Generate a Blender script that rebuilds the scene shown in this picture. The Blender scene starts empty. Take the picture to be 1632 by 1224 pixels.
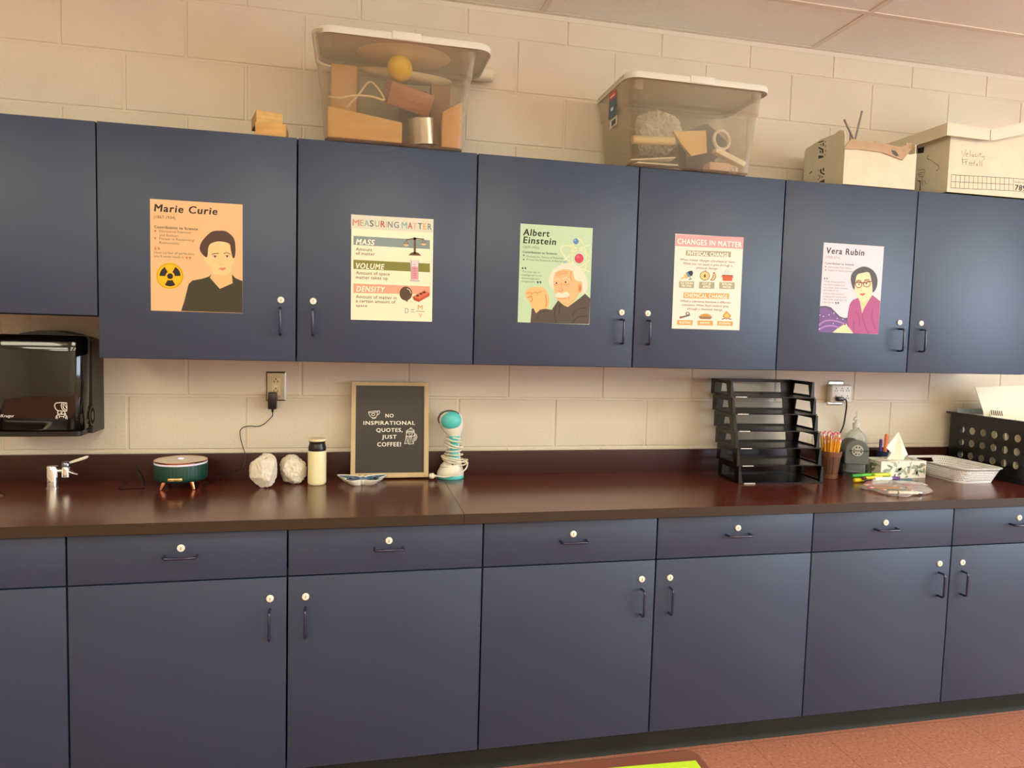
import bpy, bmesh, math, random
from mathutils import Vector, Matrix, noise
from mathutils.geometry import tessellate_polygon
random.seed(7)
sc = bpy.context.scene
COL = sc.collection
PI = math.pi

# ------------------------------------------------------------------ camera
cam_d = bpy.data.cameras.new('camera'); cam = bpy.data.objects.new('camera', cam_d); COL.objects.link(cam)
_r = Vector((0.975347739, -0.218887727, 0.028016964)); _u = Vector((-0.012104134, 0.073704288, 0.997206683)); _f = Vector((0.220341274, 0.972962405, -0.069237864))
cam.matrix_world = Matrix(((_r.x, _u.x, -_f.x, 0.79053), (_r.y, _u.y, -_f.y, -2.81509), (_r.z, _u.z, -_f.z, 1.47613), (0, 0, 0, 1)))
cam_d.sensor_fit = 'HORIZONTAL'; cam_d.sensor_width = 36.0; cam_d.lens = 1125.87 / 1632 * 36.0
cam_d.clip_start = 0.02
sc.camera = cam

# ------------------------------------------------------------------ world, exposure, lamps
sc.view_settings.view_transform = 'Standard'; sc.view_settings.look = 'None'
sc.view_settings.gamma = 1.0; sc.view_settings.use_curve_mapping = False
sc.view_settings.exposure = -0.02
sc.cycles.transparent_max_bounces = 24
W = bpy.data.worlds.new('sky'); sc.world = W; W.use_nodes = True
W.node_tree.nodes['Background'].inputs[0].default_value = (0.70, 0.84, 1.0, 1)
W.node_tree.nodes['Background'].inputs[1].default_value = 10.5
LAMP = (1.0, 0.95, 0.71)      # warm fluorescent tubes
LAMP_W = 8.2                 # radiance of the troffer diffusers
# the troffers themselves (frame + glowing diffuser) are built with the ceiling below
pl = bpy.data.lights.new('window_portal', 'AREA'); pl.shape = 'RECTANGLE'; pl.size = 3.6; pl.size_y = 1.5
pl.cycles.is_portal = True
po = bpy.data.objects.new('window_portal', pl); COL.objects.link(po)
po.location = (6.12, -3.6, 1.65); po.rotation_euler = (0, PI / 2, 0)

# ------------------------------------------------------------------ helpers
def lin(c):
    return tuple((v / 255 / 12.92) if v / 255 <= .04045 else ((v / 255 + .055) / 1.055) ** 2.4 for v in c)

MATS = {}
def M(name, rgb, rough=.5, metal=0, var=0.0, vscale=8, bump=0.0, bscale=60, spec=.5, coat=0, emit=0, stretch=None, detail=4):
    if name in MATS: return MATS[name]
    m = bpy.data.materials.new(name); m.use_nodes = True; nt = m.node_tree; b = nt.nodes['Principled BSDF']
    c = lin(rgb); b.inputs['Base Color'].default_value = (*c, 1)
    b.inputs['Roughness'].default_value = rough; b.inputs['Metallic'].default_value = metal
    b.inputs['Specular IOR Level'].default_value = spec; b.inputs['Coat Weight'].default_value = coat
    if emit: b.inputs['Emission Color'].default_value = (*c, 1); b.inputs['Emission Strength'].default_value = emit
    if var or bump:
        tc = nt.nodes.new('ShaderNodeTexCoord'); mp = nt.nodes.new('ShaderNodeMapping'); nt.links.new(tc.outputs['Object'], mp.inputs[0])
        if stretch: mp.inputs['Scale'].default_value = stretch
    if var:
        n = nt.nodes.new('ShaderNodeTexNoise'); n.inputs['Scale'].default_value = vscale; n.inputs['Detail'].default_value = detail
        nt.links.new(mp.outputs[0], n.inputs['Vector'])
        r = nt.nodes.new('ShaderNodeValToRGB'); nt.links.new(n.outputs[0], r.inputs[0])
        r.color_ramp.elements[0].position = .3; r.color_ramp.elements[1].position = .7
        r.color_ramp.elements[0].color = (*[v * (1 - var) for v in c], 1); r.color_ramp.elements[1].color = (*[min(1, v * (1 + var)) for v in c], 1)
        nt.links.new(r.outputs[0], b.inputs['Base Color'])
    if bump:
        n = nt.nodes.new('ShaderNodeTexNoise'); n.inputs['Scale'].default_value = bscale; n.inputs['Detail'].default_value = detail
        nt.links.new(mp.outputs[0], n.inputs['Vector'])
        bp = nt.nodes.new('ShaderNodeBump'); bp.inputs['Strength'].default_value = bump; bp.inputs['Distance'].default_value = .004
        nt.links.new(n.outputs[0], bp.inputs['Height']); nt.links.new(bp.outputs[0], b.inputs['Normal'])
    MATS[name] = m; return m
def CLEAR(name, tint, base, rough, lo, hi, power=.5):
    """thin clear or milky plastic: see-through face on, more solid at a glancing angle"""
    if name in MATS: return MATS[name]
    m = bpy.data.materials.new(name); m.use_nodes = True; nt = m.node_tree; b = nt.nodes['Principled BSDF']; o = nt.nodes['Material Output']
    b.inputs['Base Color'].default_value = (*lin(base), 1); b.inputs['Roughness'].default_value = rough
    t = nt.nodes.new('ShaderNodeBsdfTransparent'); t.inputs[0].default_value = (*lin(tint), 1)
    lw = nt.nodes.new('ShaderNodeLayerWeight'); lw.inputs['Blend'].default_value = power
    mr = nt.nodes.new('ShaderNodeMapRange'); nt.links.new(lw.outputs['Facing'], mr.inputs[0]); mr.inputs[3].default_value = lo; mr.inputs[4].default_value = hi
    mx = nt.nodes.new('ShaderNodeMixShader'); nt.links.new(mr.outputs[0], mx.inputs[0]); nt.links.new(t.outputs[0], mx.inputs[1]); nt.links.new(b.outputs[0], mx.inputs[2])
    nt.links.new(mx.outputs[0], o.inputs[0]); MATS[name] = m; return m

class B:
    def __init__(s): s.bm = bmesh.new()
    def face(s, vs, mi=0):
        try: f = s.bm.faces.new(vs); f.material_index = mi; return f
        except ValueError: return None
    def v(s, p): return s.bm.verts.new(p)
    def box(s, x0, x1, y0, y1, z0, z1, mi=0, bev=0, seg=2):
        v = [s.v((x, y, z)) for x in (x0, x1) for y in (y0, y1) for z in (z0, z1)]
        fs = [s.face([v[i] for i in q], mi) for q in ((0, 1, 3, 2), (4, 6, 7, 5), (0, 4, 5, 1), (2, 3, 7, 6), (0, 2, 6, 4), (1, 5, 7, 3))]
        if bev:
            ed = list({e for f in fs for e in f.edges})
            r = bmesh.ops.bevel(s.bm, geom=ed, offset=bev, segments=seg, affect='EDGES', profile=.5, clamp_overlap=True)
            for f in r['faces']: f.material_index = mi
        return s
    def hexa(s, p, mi=0, bev=0):
        """8 points: bottom 4 (ccw) then top 4"""
        v = [s.v(q) for q in p]
        fs = [s.face([v[i] for i in q], mi) for q in ((0, 3, 2, 1), (4, 5, 6, 7), (0, 1, 5, 4), (1, 2, 6, 5), (2, 3, 7, 6), (3, 0, 4, 7))]
        if bev:
            ed = list({e for f in fs if f for e in f.edges}); bmesh.ops.bevel(s.bm, geom=ed, offset=bev, segments=2, affect='EDGES', clamp_overlap=True)
        return s
    def prism(s, pts, axis, a, b, mi=0):
        def P(q, t): return {'x': (t, q[0], q[1]), 'y': (q[0], t, q[1]), 'z': (q[0], q[1], t)}[axis]
        A = [s.v(P(q, a)) for q in pts]; Bv = [s.v(P(q, b)) for q in pts]; n = len(pts)
        s.face(A[::-1], mi); s.face(Bv, mi)
        for i in range(n): s.face([A[i], A[(i + 1) % n], Bv[(i + 1) % n], Bv[i]], mi)
        return s
    def loft(s, rings, mi=0, cap0=True, cap1=True):
        V = [[s.v(p) for p in r] for r in rings]; n = len(V[0])
        for a, b in zip(V, V[1:]):
            for i in range(n): s.face([a[i], a[(i + 1) % n], b[(i + 1) % n], b[i]], mi)
        if cap0: s.face(V[0][::-1], mi)
        if cap1: s.face(V[-1], mi)
        return s
    def lathe(s, prof, n=32, c=(0, 0), mi=0, cap0=True, cap1=True, rib=None):
        rings = []
        for r, z in prof:
            ring = []
            for i in range(n):
                a = 2 * PI * i / n; rr = r * (1 if not rib else rib(i)); ring.append((c[0] + rr * math.cos(a), c[1] + rr * math.sin(a), z))
            rings.append(ring)
        return s.loft(rings, mi, cap0, cap1)
    def tube(s, pts, r, n=8, mi=0, cap=True, closed=False):
        P = [Vector(p) for p in pts]; N = len(P); rings = []
        t0 = (P[1] - P[0]).normalized(); u = t0.orthogonal().normalized()
        for i in range(N):
            if closed: t = (P[(i + 1) % N] - P[i - 1]).normalized()
            else: t = (P[min(i + 1, N - 1)] - P[max(i - 1, 0)]).normalized()
            u = (u - t * u.dot(t)).normalized(); w = t.cross(u); rr = r[i] if isinstance(r, (list, tuple)) else r
            rings.append([P[i] + (u * math.cos(2 * PI * k / n) + w * math.sin(2 * PI * k / n)) * rr for k in range(n)])
        if closed: rings.append(rings[0]); 
        return s.loft(rings, mi, cap and not closed, cap and not closed)
    def cyl(s, a, b, r, n=16, mi=0, r2=None): return s.tube([a, b], [r, r if r2 is None else r2], n, mi)
    def sphere(s, c, r, mi=0, sub=3, sx=1, sy=1, sz=1):
        g = bmesh.ops.create_icosphere(s.bm, subdivisions=sub, radius=1)
        for v in g['verts']: v.co = Vector((c[0] + v.co.x * r * sx, c[1] + v.co.y * r * sy, c[2] + v.co.z * r * sz))
        for f in {f for v in g['verts'] for f in v.link_faces}: f.material_index = mi
        return s
    def ringpanel(s, outer, inner, off, mi=0):
        """flat frame between an outer and an inner outline (same count), thick by the vector off"""
        n = len(outer); o = Vector(off)
        A = [s.v(p) for p in outer]; Bv = [s.v(p) for p in inner]; A2 = [s.v(Vector(p) + o) for p in outer]; B2 = [s.v(Vector(p) + o) for p in inner]
        for i in range(n):
            j = (i + 1) % n
            s.face([A[i], A[j], Bv[j], Bv[i]], mi); s.face([A2[j], A2[i], B2[i], B2[j]], mi); s.face([A[j], A[i], A2[i], A2[j]], mi); s.face([Bv[i], Bv[j], B2[j], B2[i]], mi)
        return s
    def xf(s, mat):
        bmesh.ops.transform(s.bm, matrix=mat, verts=s.bm.verts); return s
    def done(s, name, mats, parent=None, smooth=35, solid=0, norm=True):
        if norm: bmesh.ops.recalc_face_normals(s.bm, faces=s.bm.faces)
        me = bpy.data.meshes.new(name); s.bm.to_mesh(me); s.bm.free()
        for m in (mats if isinstance(mats, (list, tuple)) else [mats]): me.materials.append(m)
        if smooth:
            me.polygons.foreach_set('use_smooth', [True] * len(me.polygons)); me.set_sharp_from_angle(angle=math.radians(smooth))
        o = bpy.data.objects.new(name, me); COL.objects.link(o)
        if parent is not None: o.parent = parent
        if solid:
            md = o.modifiers.new('thickness', 'SOLIDIFY'); md.thickness = solid; md.offset = -1
        return o

def tag(o, label=None, cat=None, group=None, kind=None):
    if label: o['label'] = label
    if cat: o['category'] = cat
    if group: o['group'] = group
    if kind: o['kind'] = kind
    return o
def T(name, label, cat, loc=(0, 0, 0), rz=0, group=None, rx=0, ry=0):
    o = bpy.data.objects.new(name, None); COL.objects.link(o); o.location = loc; o.rotation_euler = (rx, ry, rz)
    o.empty_display_size = .05
    return tag(o, label, cat, group)
def copy_tree(o, parent=None):
    c = o.copy(); COL.objects.link(c)
    if parent is not None: c.parent = parent
    for ch in list(o.children): copy_tree(ch, c)
    return c
def rrect(w, d, r, n=5, cx=0, cy=0, z=0):
    out = []
    for sx, sy, a0 in ((1, 1, 0), (-1, 1, 90), (-1, -1, 180), (1, -1, 270)):
        for k in range(n + 1):
            a = math.radians(a0 + 90 * k / n); out.append((cx + sx * (w / 2 - r) + r * math.cos(a), cy + sy * (d / 2 - r) + r * math.sin(a), z))
    return out
def spline(pts, n=8, closed=False):
    P = [Vector(p) for p in pts]; N = len(P); out = []
    for i in range(N if closed else N - 1):
        if closed: a, b, c, d = P[i - 1], P[i], P[(i + 1) % N], P[(i + 2) % N]
        else: a, b, c, d = P[max(i - 1, 0)], P[i], P[i + 1], P[min(i + 2, N - 1)]
        for k in range(n):
            t = k / n; out.append(.5 * ((2 * b) + (c - a) * t + (2 * a - 5 * b + 4 * c - d) * t * t + (3 * b - a - 3 * c + d) * t ** 3))
    if not closed: out.append(P[-1])
    return out

# flat printing (letters, pictures) on a plane: local x right, local z up, layers step out towards -y
_font = bpy.data.curves.new('lettering_source', 'FONT'); _fo = bpy.data.objects.new('lettering_source', _font); COL.objects.link(_fo)
_font.body = 'H'; bpy.context.view_layer.update()
_me = bpy.data.meshes.new_from_object(_fo.evaluated_get(bpy.context.evaluated_depsgraph_get())); CAPH = max(v.co.y for v in _me.vertices); bpy.data.meshes.remove(_me)
print('cap height', CAPH)
_tc = {}
def glyphs(txt, bold, shear):
    k = (txt, bold, shear)
    if k not in _tc:
        _font.body = txt; _font.size = 1; _font.shear = shear; _font.resolution_u = 3; _font.space_character = 1.0 + .15 * bold
        bpy.context.view_layer.update()
        me = bpy.data.meshes.new_from_object(_fo.evaluated_get(bpy.context.evaluated_depsgraph_get()))
        vs = [(v.co.x, v.co.y, 0) for v in me.vertices]; fs = [tuple(p.vertices) for p in me.polygons]; bpy.data.meshes.remove(me)
        if bold:   # a heavier stroke: the same letters set again, shifted by a hair
            e = .027 * bold; n = len(vs); sh = [(-e, -e * .4), (e, -e * .4), (-e, e * .4), (e, e * .4), (0, e * .5), (0, -e * .5)]
            vs, fs = [(x + dx, y + dy, j * 3e-5) for j, (dx, dy) in enumerate(sh) for x, y, _ in vs], [tuple(i + n * j for i in f) for j in range(len(sh)) for f in fs]
        x0 = min(v[0] for v in vs); x1 = max(v[0] for v in vs)
        _tc[k] = ([(x - x0, y, k_) for x, y, k_ in vs], fs, x1 - x0)
    return _tc[k]
INK = {}
def ink(rgb, rough):
    k = (rgb, rough)
    if k not in INK: INK[k] = M('ink %d %d %d %d' % (*rgb, rough * 100), rgb, rough, spec=.3)
    return INK[k]
def printed(items, parent, off=(0, 0, 0), rough=.45, step=.00022, only=None):
    parts = {}
    for it in items: parts.setdefault(it[0], []).append(it)
    res = {}
    for part, its in parts.items():
        b = B(); cols = []
        for it in its:
            col, ly, kind = it[1], it[2], it[3]
            if col not in cols: cols.append(col)
            mi = cols.index(col); y = off[1] - step * ly
            if kind == 'p':
                vs = [b.v((off[0] + x * 1e-4, y, off[2] + z * 1e-4)) for x, z in it[4]]
                for tri in tessellate_polygon([[Vector((x, z, 0)) for x, z in it[4]]]): b.face([vs[q] for q in tri], mi)
            elif kind == 'l':
                P = [Vector((x * 1e-4, z * 1e-4)) for x, z in it[4]]; w = it[5] * 1e-4 / 2; N = len(P); L, R = [], []
                cl = N > 2 and (P[0] - P[-1]).length < 1e-6
                for i in range(N):
                    if cl: t = P[1] - P[-2] if i in (0, N - 1) else P[i + 1] - P[i - 1]
                    else: t = P[min(i + 1, N - 1)] - P[max(i - 1, 0)]
                    if t.length < 1e-9: t = Vector((1, 0))
                    t.normalize(); nn = Vector((-t.y, t.x)) * w
                    L.append(b.v((off[0] + P[i].x + nn.x, y, off[2] + P[i].y + nn.y))); R.append(b.v((off[0] + P[i].x - nn.x, y, off[2] + P[i].y - nn.y)))
                for i in range(N - 1): b.face([R[i], R[i + 1], L[i + 1], L[i]], mi)
            else:
                txt, x0, z0, w, h, bold, shear, ang = it[4:]
                vs, fs, tw = glyphs(txt, bold, shear); sx = w * 1e-4 / tw; sz = h * 1e-4 / CAPH
                V = [b.v((off[0] + x0 * 1e-4 + x * sx, y - k_, off[2] + z0 * 1e-4 + z * sz)) for x, z, k_ in vs]
                for f in fs: b.face([V[i] for i in f], mi)
        big = [f for f in b.bm.faces if len(f.verts) > 4]
        if big: bmesh.ops.triangulate(b.bm, faces=big)
        for f in b.bm.faces:
            f.normal_update()
            if f.normal.y > 0: f.normal_flip()
        res[part] = b.done(part.split('#')[0], [ink(c, rough) for c in cols], parent, smooth=0, norm=False)
    return res
ART = {
'orange': ({'c': (0.294, -0.3305, 1.6995), 'w': 0.2785, 'h': 0.3543, 'ang': 0.0019}, [
('title',(45,35,35),1,'t','Marie Curie',-1276,1389,1900,224,1,0.12,0.009),
('lettering',(90,70,60),1,'t','(1867-1934)',-1278,1168,627,95,0,0,0.028),
('lettering',(45,35,35),1,'t','Contribution to Science:',-1274,856,1322,82,1,0,0.006),
('lettering',(120,90,75),1,'t','Discovered Polonium',-1123,735,937,75,0,0,0.02),
('lettering',(120,90,75),1,'t','and Radium',-1124,609,550,75,0,0,0.037),
('lettering',(120,90,75),1,'t','Pioneer in Researching',-1125,497,1034,75,0,0,0.008),
('lettering',(120,90,75),1,'t','Radioactivity',-1120,371,592,75,0,0,0.013),
('lettering',(120,90,75),1,'t','Have no fear of perfection,',-1281,55,1205,75,0,0,0.016),
('lettering',(120,90,75),1,'t',"you'll never reach it.",-1282,-65,891,75,0,0,0.026),
('lettering',(205,130,95),1,'p',[(-1209,771),(-1210,762),(-1213,754),(-1219,747),(-1226,741),(-1235,737),(-1244,735),(-1253,736),(-1261,739),(-1268,744),(-1274,751),(-1277,759),(-1278,767),(-1277,776),(-1274,785),(-1268,792),(-1261,798),(-1252,802),(-1243,803),(-1234,803),(-1226,800),(-1219,795),(-1213,788),(-1210,780)]),
('lettering',(205,130,95),1,'p',[(-1211,540),(-1212,531),(-1215,522),(-1221,515),(-1228,509),(-1237,505),(-1246,504),(-1255,504),(-1263,507),(-1270,512),(-1276,519),(-1279,527),(-1280,536),(-1279,545),(-1276,553),(-1270,560),(-1263,566),(-1254,570),(-1245,572),(-1236,571),(-1228,568),(-1221,563),(-1215,556),(-1212,548)]),
('lettering',(205,130,95),1,'p',[(-1204,206),(-1205,197),(-1209,188),(-1214,181),(-1221,175),(-1230,171),(-1239,170),(-1248,170),(-1256,173),(-1264,178),(-1269,185),(-1273,193),(-1274,202),(-1272,211),(-1269,219),(-1263,227),(-1256,232),(-1247,236),(-1238,238),(-1229,237),(-1221,234),(-1214,229),(-1208,222),(-1205,214)]),
('lettering',(205,130,95),1,'l',[(-1264,203),(-1257,244),(-1225,273)],19.1),
('lettering',(205,130,95),1,'p',[(-1108,211),(-1110,202),(-1113,193),(-1119,186),(-1126,180),(-1135,176),(-1144,175),(-1153,175),(-1161,178),(-1168,183),(-1174,190),(-1177,198),(-1178,207),(-1177,216),(-1174,224),(-1168,232),(-1161,237),(-1152,241),(-1143,243),(-1134,242),(-1126,239),(-1118,234),(-1113,227),(-1109,219)]),
('lettering',(205,130,95),1,'l',[(-1169,207),(-1162,249),(-1130,278)],19.1),
('lettering',(205,130,95),1,'p',[(-278,-29),(-280,-38),(-283,-47),(-289,-54),(-296,-60),(-305,-64),(-314,-65),(-323,-65),(-332,-62),(-339,-57),(-345,-50),(-348,-42),(-350,-33),(-348,-24),(-345,-15),(-339,-8),(-332,-2),(-323,2),(-314,4),(-305,3),(-296,0),(-289,-5),(-283,-12),(-280,-20)]),
('lettering',(205,130,95),1,'l',[(-288,-37),(-295,-71),(-327,-101)],19.5),
('lettering',(205,130,95),1,'p',[(-181,-24),(-182,-33),(-186,-42),(-192,-49),(-199,-55),(-208,-59),(-217,-61),(-226,-60),(-235,-57),(-242,-52),(-248,-45),(-251,-37),(-253,-28),(-251,-19),(-248,-10),(-242,-3),(-235,3),(-226,7),(-217,8),(-207,8),(-199,5),(-192,-1),(-186,-7),(-182,-16)]),
('lettering',(205,130,95),1,'l',[(-191,-32),(-198,-67),(-230,-96)],19.5),
('emblem',(250,190,20),1,'p',[(-411,-626),(-417,-694),(-432,-760),(-458,-823),(-492,-882),(-534,-935),(-584,-981),(-639,-1018),(-699,-1046),(-762,-1064),(-827,-1072),(-891,-1069),(-954,-1056),(-1013,-1033),(-1068,-1000),(-1116,-958),(-1157,-909),(-1190,-854),(-1214,-793),(-1229,-728),(-1233,-662),(-1228,-595),(-1212,-530),(-1187,-467),(-1153,-408),(-1111,-356),(-1062,-310),(-1007,-273),(-948,-244),(-885,-226),(-821,-217),(-757,-220),(-694,-232),(-634,-255),(-580,-287),(-531,-329),(-489,-378),(-455,-434),(-431,-495),(-416,-559)]),
('emblem',(40,35,35),2,'l',[(-444,-628),(-447,-679),(-457,-729),(-474,-779),(-496,-825),(-524,-869),(-557,-909),(-595,-944),(-636,-974),(-681,-999),(-728,-1017),(-777,-1029),(-827,-1034),(-876,-1033),(-925,-1025),(-971,-1010),(-1015,-989),(-1056,-963),(-1093,-931),(-1125,-894),(-1152,-853),(-1174,-808),(-1189,-761),(-1199,-711),(-1201,-661),(-1198,-610),(-1188,-560),(-1171,-511),(-1149,-464),(-1122,-421),(-1089,-381),(-1052,-346),(-1010,-316),(-966,-292),(-919,-273),(-870,-261),(-821,-255),(-772,-256),(-723,-264),(-676,-278),(-632,-298),(-591,-325),(-554,-357),(-521,-393),(-494,-435),(-472,-479),(-456,-527),(-447,-577),(-444,-628)],9.7),
('emblem',(40,35,35),2,'p',[(-724,-647),(-727,-671),(-737,-694),(-751,-714),(-770,-729),(-792,-740),(-815,-744),(-838,-742),(-860,-733),(-878,-719),(-892,-701),(-901,-679),(-904,-655),(-901,-630),(-892,-608),(-877,-588),(-859,-572),(-837,-562),(-814,-558),(-790,-560),(-769,-568),(-750,-582),(-736,-601),(-727,-623)]),
('emblem',(40,35,35),2,'p',[(-658,-924),(-696,-945),(-735,-960),(-775,-971),(-817,-975),(-858,-974),(-898,-967),(-937,-955),(-973,-937),(-882,-769),(-867,-777),(-850,-782),(-833,-785),(-815,-785),(-798,-783),(-780,-779),(-763,-772),(-748,-763)]),
('emblem',(40,35,35),2,'p',[(-1128,-657),(-1125,-614),(-1117,-572),(-1103,-530),(-1085,-491),(-1062,-454),(-1034,-420),(-1003,-390),(-969,-365),(-881,-524),(-895,-535),(-909,-548),(-920,-562),(-930,-578),(-938,-595),(-944,-613),(-948,-631),(-949,-650)]),
('emblem',(40,35,35),2,'p',[(-655,-350),(-621,-373),(-590,-400),(-563,-431),(-540,-466),(-522,-504),(-509,-545),(-501,-587),(-499,-630),(-679,-638),(-680,-619),(-684,-601),(-689,-584),(-697,-568),(-707,-553),(-718,-540),(-731,-528),(-746,-518)]),
('portrait',(250,205,150),2,'p',[(348,397),(377,437),(413,460),(453,476),(496,491),(541,511),(590,528),(641,542),(694,547),(752,545),(815,536),(875,520),(924,497),(960,466),(986,427),(1006,381),(1023,328),(1037,260),(1044,180),(1051,104),(1063,51),(1083,32),(1108,36),(1132,45),(1146,37),(1149,7),(1144,-36),(1134,-82),(1122,-121),(1108,-150),(1091,-172),(1072,-196),(1056,-230),(1045,-278),(1038,-336),(1027,-394),(1006,-442),(971,-477),(928,-505),(878,-527),(823,-541),(759,-548),(686,-547),(615,-541),(559,-532),(522,-523),(497,-511),(479,-494),(460,-466),(442,-421),(428,-362),(413,-304),(395,-260),(373,-240),(347,-233),(321,-228),(297,-213),(274,-181),(251,-141),(231,-99),(216,-60),(206,-26),(200,8),(200,38),(207,60),(223,66),(249,59),(276,59),(298,82),(311,146),(320,235),(330,327)]),
('portrait',(246,190,135),1,'p',[(460,-466),(378,-644),(690,-998),(1088,-789),(1062,-510),(1022,-371)]),
('hair',(82,60,52),3,'p',[(348,345),(369,394),(394,429),(424,455),(463,479),(513,502),(571,522),(635,535),(700,541),(773,538),(854,528),(929,510),(984,483),(1012,442),(1021,391),(1023,334),(1030,276),(1044,212),(1059,141),(1074,77),(1089,34),(1105,16),(1121,14),(1137,28),(1149,55),(1160,98),(1170,156),(1176,226),(1176,301),(1173,387),(1166,485),(1151,582),(1123,664),(1078,732),(1018,790),(953,836),(892,871),(837,888),(784,892),(731,888),(678,883),(623,879),(568,874),(514,864),(465,846),(420,820),(379,787),(340,749),(300,706),(257,657),(212,603),(170,546),(137,489),(112,432),(93,373),(82,315),(80,262),(91,213),(112,168),(139,128),(167,93),(200,57),(239,22),(276,2),(304,13),(320,72),(328,166),(334,266)]),
('clothing',(62,60,45),3,'p',[(-492,-1757),(-393,-1441),(-260,-880),(-146,-764),(164,-688),(361,-610),(444,-519),(387,-644),(690,-998),(1088,-796),(1062,-510),(1172,-628),(1389,-713),(1392,-1759)]),
('portrait',(70,50,45),4,'l',[(446,104),(556,144),(666,149)],23.0),
('portrait',(70,50,45),4,'l',[(808,150),(912,190),(1017,139)],23.2),
('portrait',(245,225,205),4,'p',[(610,42),(608,34),(601,26),(591,19),(577,13),(561,10),(544,8),(527,8),(511,10),(497,15),(487,21),(481,28),(478,36),(481,44),(487,52),(498,59),(511,64),(527,68),(544,70),(561,70),(577,68),(591,63),(601,57),(608,50)]),
('portrait',(80,55,40),5,'p',[(574,40),(573,32),(570,25),(565,18),(559,13),(552,9),(544,8),(536,8),(529,11),(523,16),(518,22),(515,29),(514,38),(515,46),(518,53),(523,60),(529,65),(536,69),(544,70),(552,70),(559,67),(565,62),(570,56),(573,49)]),
('portrait',(110,75,60),5,'l',[(472,49),(544,77),(616,50)],13.2),
('portrait',(245,225,205),4,'p',[(983,68),(981,59),(974,52),(964,44),(950,39),(934,35),(917,33),(900,33),(884,36),(870,40),(860,46),(853,53),(851,61),(853,69),(860,77),(870,84),(884,90),(900,94),(917,96),(934,96),(950,93),(964,89),(974,83),(981,76)]),
('portrait',(80,55,40),5,'p',[(947,66),(946,58),(943,50),(938,43),(932,38),(925,34),(917,33),(909,34),(902,36),(896,41),(891,47),(888,55),(887,63),(888,71),(891,79),(896,86),(902,91),(909,94),(917,96),(925,95),(932,92),(938,88),(943,81),(946,74)]),
('portrait',(110,75,60),5,'l',[(844,75),(917,103),(990,75)],13.2),
('portrait',(220,160,110),4,'l',[(682,-142),(675,-188),(741,-216),(807,-182)],16.5),
('portrait',(222,140,112),4,'p',[(652,-346),(724,-297),(774,-313),(824,-293),(896,-324),(780,-403)]),
('portrait',(190,110,90),5,'l',[(652,-346),(774,-347),(896,-324)],9.9),
]),
'measure': ({'c': (0.9201, -0.3305, 1.6906), 'w': 0.2772, 'h': 0.354, 'ang': 0.0055}, [
('banner#1',(212,216,200),1,'p',[(-1399,1778),(1377,1751),(1377,1304),(-1396,1314)]),
('title',(205,125,105),2,'t','M',-1352,1410,226,202,0.6,0,-0.003),
('title',(160,160,120),2,'t','E',-1100,1410,120,202,0.6,0,-0.003),
('title',(130,175,170),2,'t','A',-964,1409,169,202,0.6,0,-0.003),
('title',(75,85,85),2,'t','S',-776,1409,127,203,0.6,0,-0.003),
('title',(160,160,120),2,'t','U',-607,1408,153,203,0.6,0,-0.003),
('title',(180,60,60),2,'t','R',-411,1408,147,203,0.6,0,-0.003),
('title',(230,170,150),2,'t','I',-234,1407,33,204,0.6,0,-0.003),
('title',(110,125,130),2,'t','N',-171,1407,161,204,0.6,0,-0.003),
('title',(110,125,130),2,'t','G',39,1406,165,204,0.6,0,-0.003),
('title',(130,175,170),2,'t','M',297,1405,183,205,0.6,0,-0.003),
('title',(180,60,60),2,'t','A',507,1405,157,205,0.6,0,-0.003),
('title',(230,170,150),2,'t','T',673,1404,150,205,0.6,0,-0.003),
('title',(75,85,85),2,'t','T',854,1404,144,206,0.6,0,-0.003),
('title',(225,160,80),2,'t','E',1035,1403,114,206,0.6,0,-0.003),
('title',(110,125,130),2,'t','R',1190,1403,138,206,0.6,0,-0.003),
('banner#2',(128,148,148),1,'p',[(-1317,1064),(1273,1048),(1277,741),(-1315,760)]),
('banner#3',(126,128,58),1,'p',[(-1312,262),(1284,245),(1289,-57),(-1310,-49)]),
('banner#4',(226,165,138),1,'p',[(-1306,-542),(1296,-546),(1300,-822),(-1304,-856)]),
('lettering',(250,245,225),2,'t','MASS',-1235,783,627,180,1,0.22,0.013),
('lettering',(250,245,225),2,'t','VOLUME',-1229,-26,963,181,1,0.22,0.018),
('lettering',(250,245,225),2,'t','DENSITY',-1214,-803,972,181,1,0.22,0.008),
('lettering',(80,70,55),1,'t','Amount',-1233,571,546,108,0.4,0,0.018),
('lettering',(80,70,55),1,'t','of matter',-1232,430,634,108,0.4,0,0.01),
('lettering',(80,70,55),1,'t','Amount of space',-1228,-227,1136,109,0.4,0,0.011),
('lettering',(80,70,55),1,'t','matter takes up',-1227,-375,1070,109,0.4,0,0.008),
('lettering',(80,70,55),1,'t','Amount of matter in',-1222,-1035,1374,109,0.4,0,0.014),
('lettering',(80,70,55),1,'t','a certain amount of',-1221,-1177,1338,109,0.4,0,0.014),
('lettering',(80,70,55),1,'t','space',-1220,-1322,385,79,0.4,0,-0.004),
('balance_picture',(104,76,52),3,'l',[(468,1024),(751,1082),(1060,1071)],40.0),
('balance_picture',(104,76,52),3,'l',[(751,1088),(758,556)],73.7),
('balance_picture',(104,76,52),3,'p',[(805,1078),(803,1066),(798,1054),(789,1044),(778,1036),(766,1031),(752,1028),(738,1029),(725,1033),(714,1040),(705,1049),(700,1060),(698,1072),(699,1084),(705,1096),(713,1106),(724,1114),(737,1119),(751,1121),(764,1121),(777,1117),(789,1110),(797,1101),(803,1090)]),
('balance_picture',(104,76,52),3,'p',[(541,492),(624,583),(724,614),(824,612),(898,582),(980,499)]),
('balance_picture',(104,76,52),3,'l',[(458,1017),(387,871)],13.3),
('balance_picture',(104,76,52),3,'l',[(458,1017),(533,878)],13.3),
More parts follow.
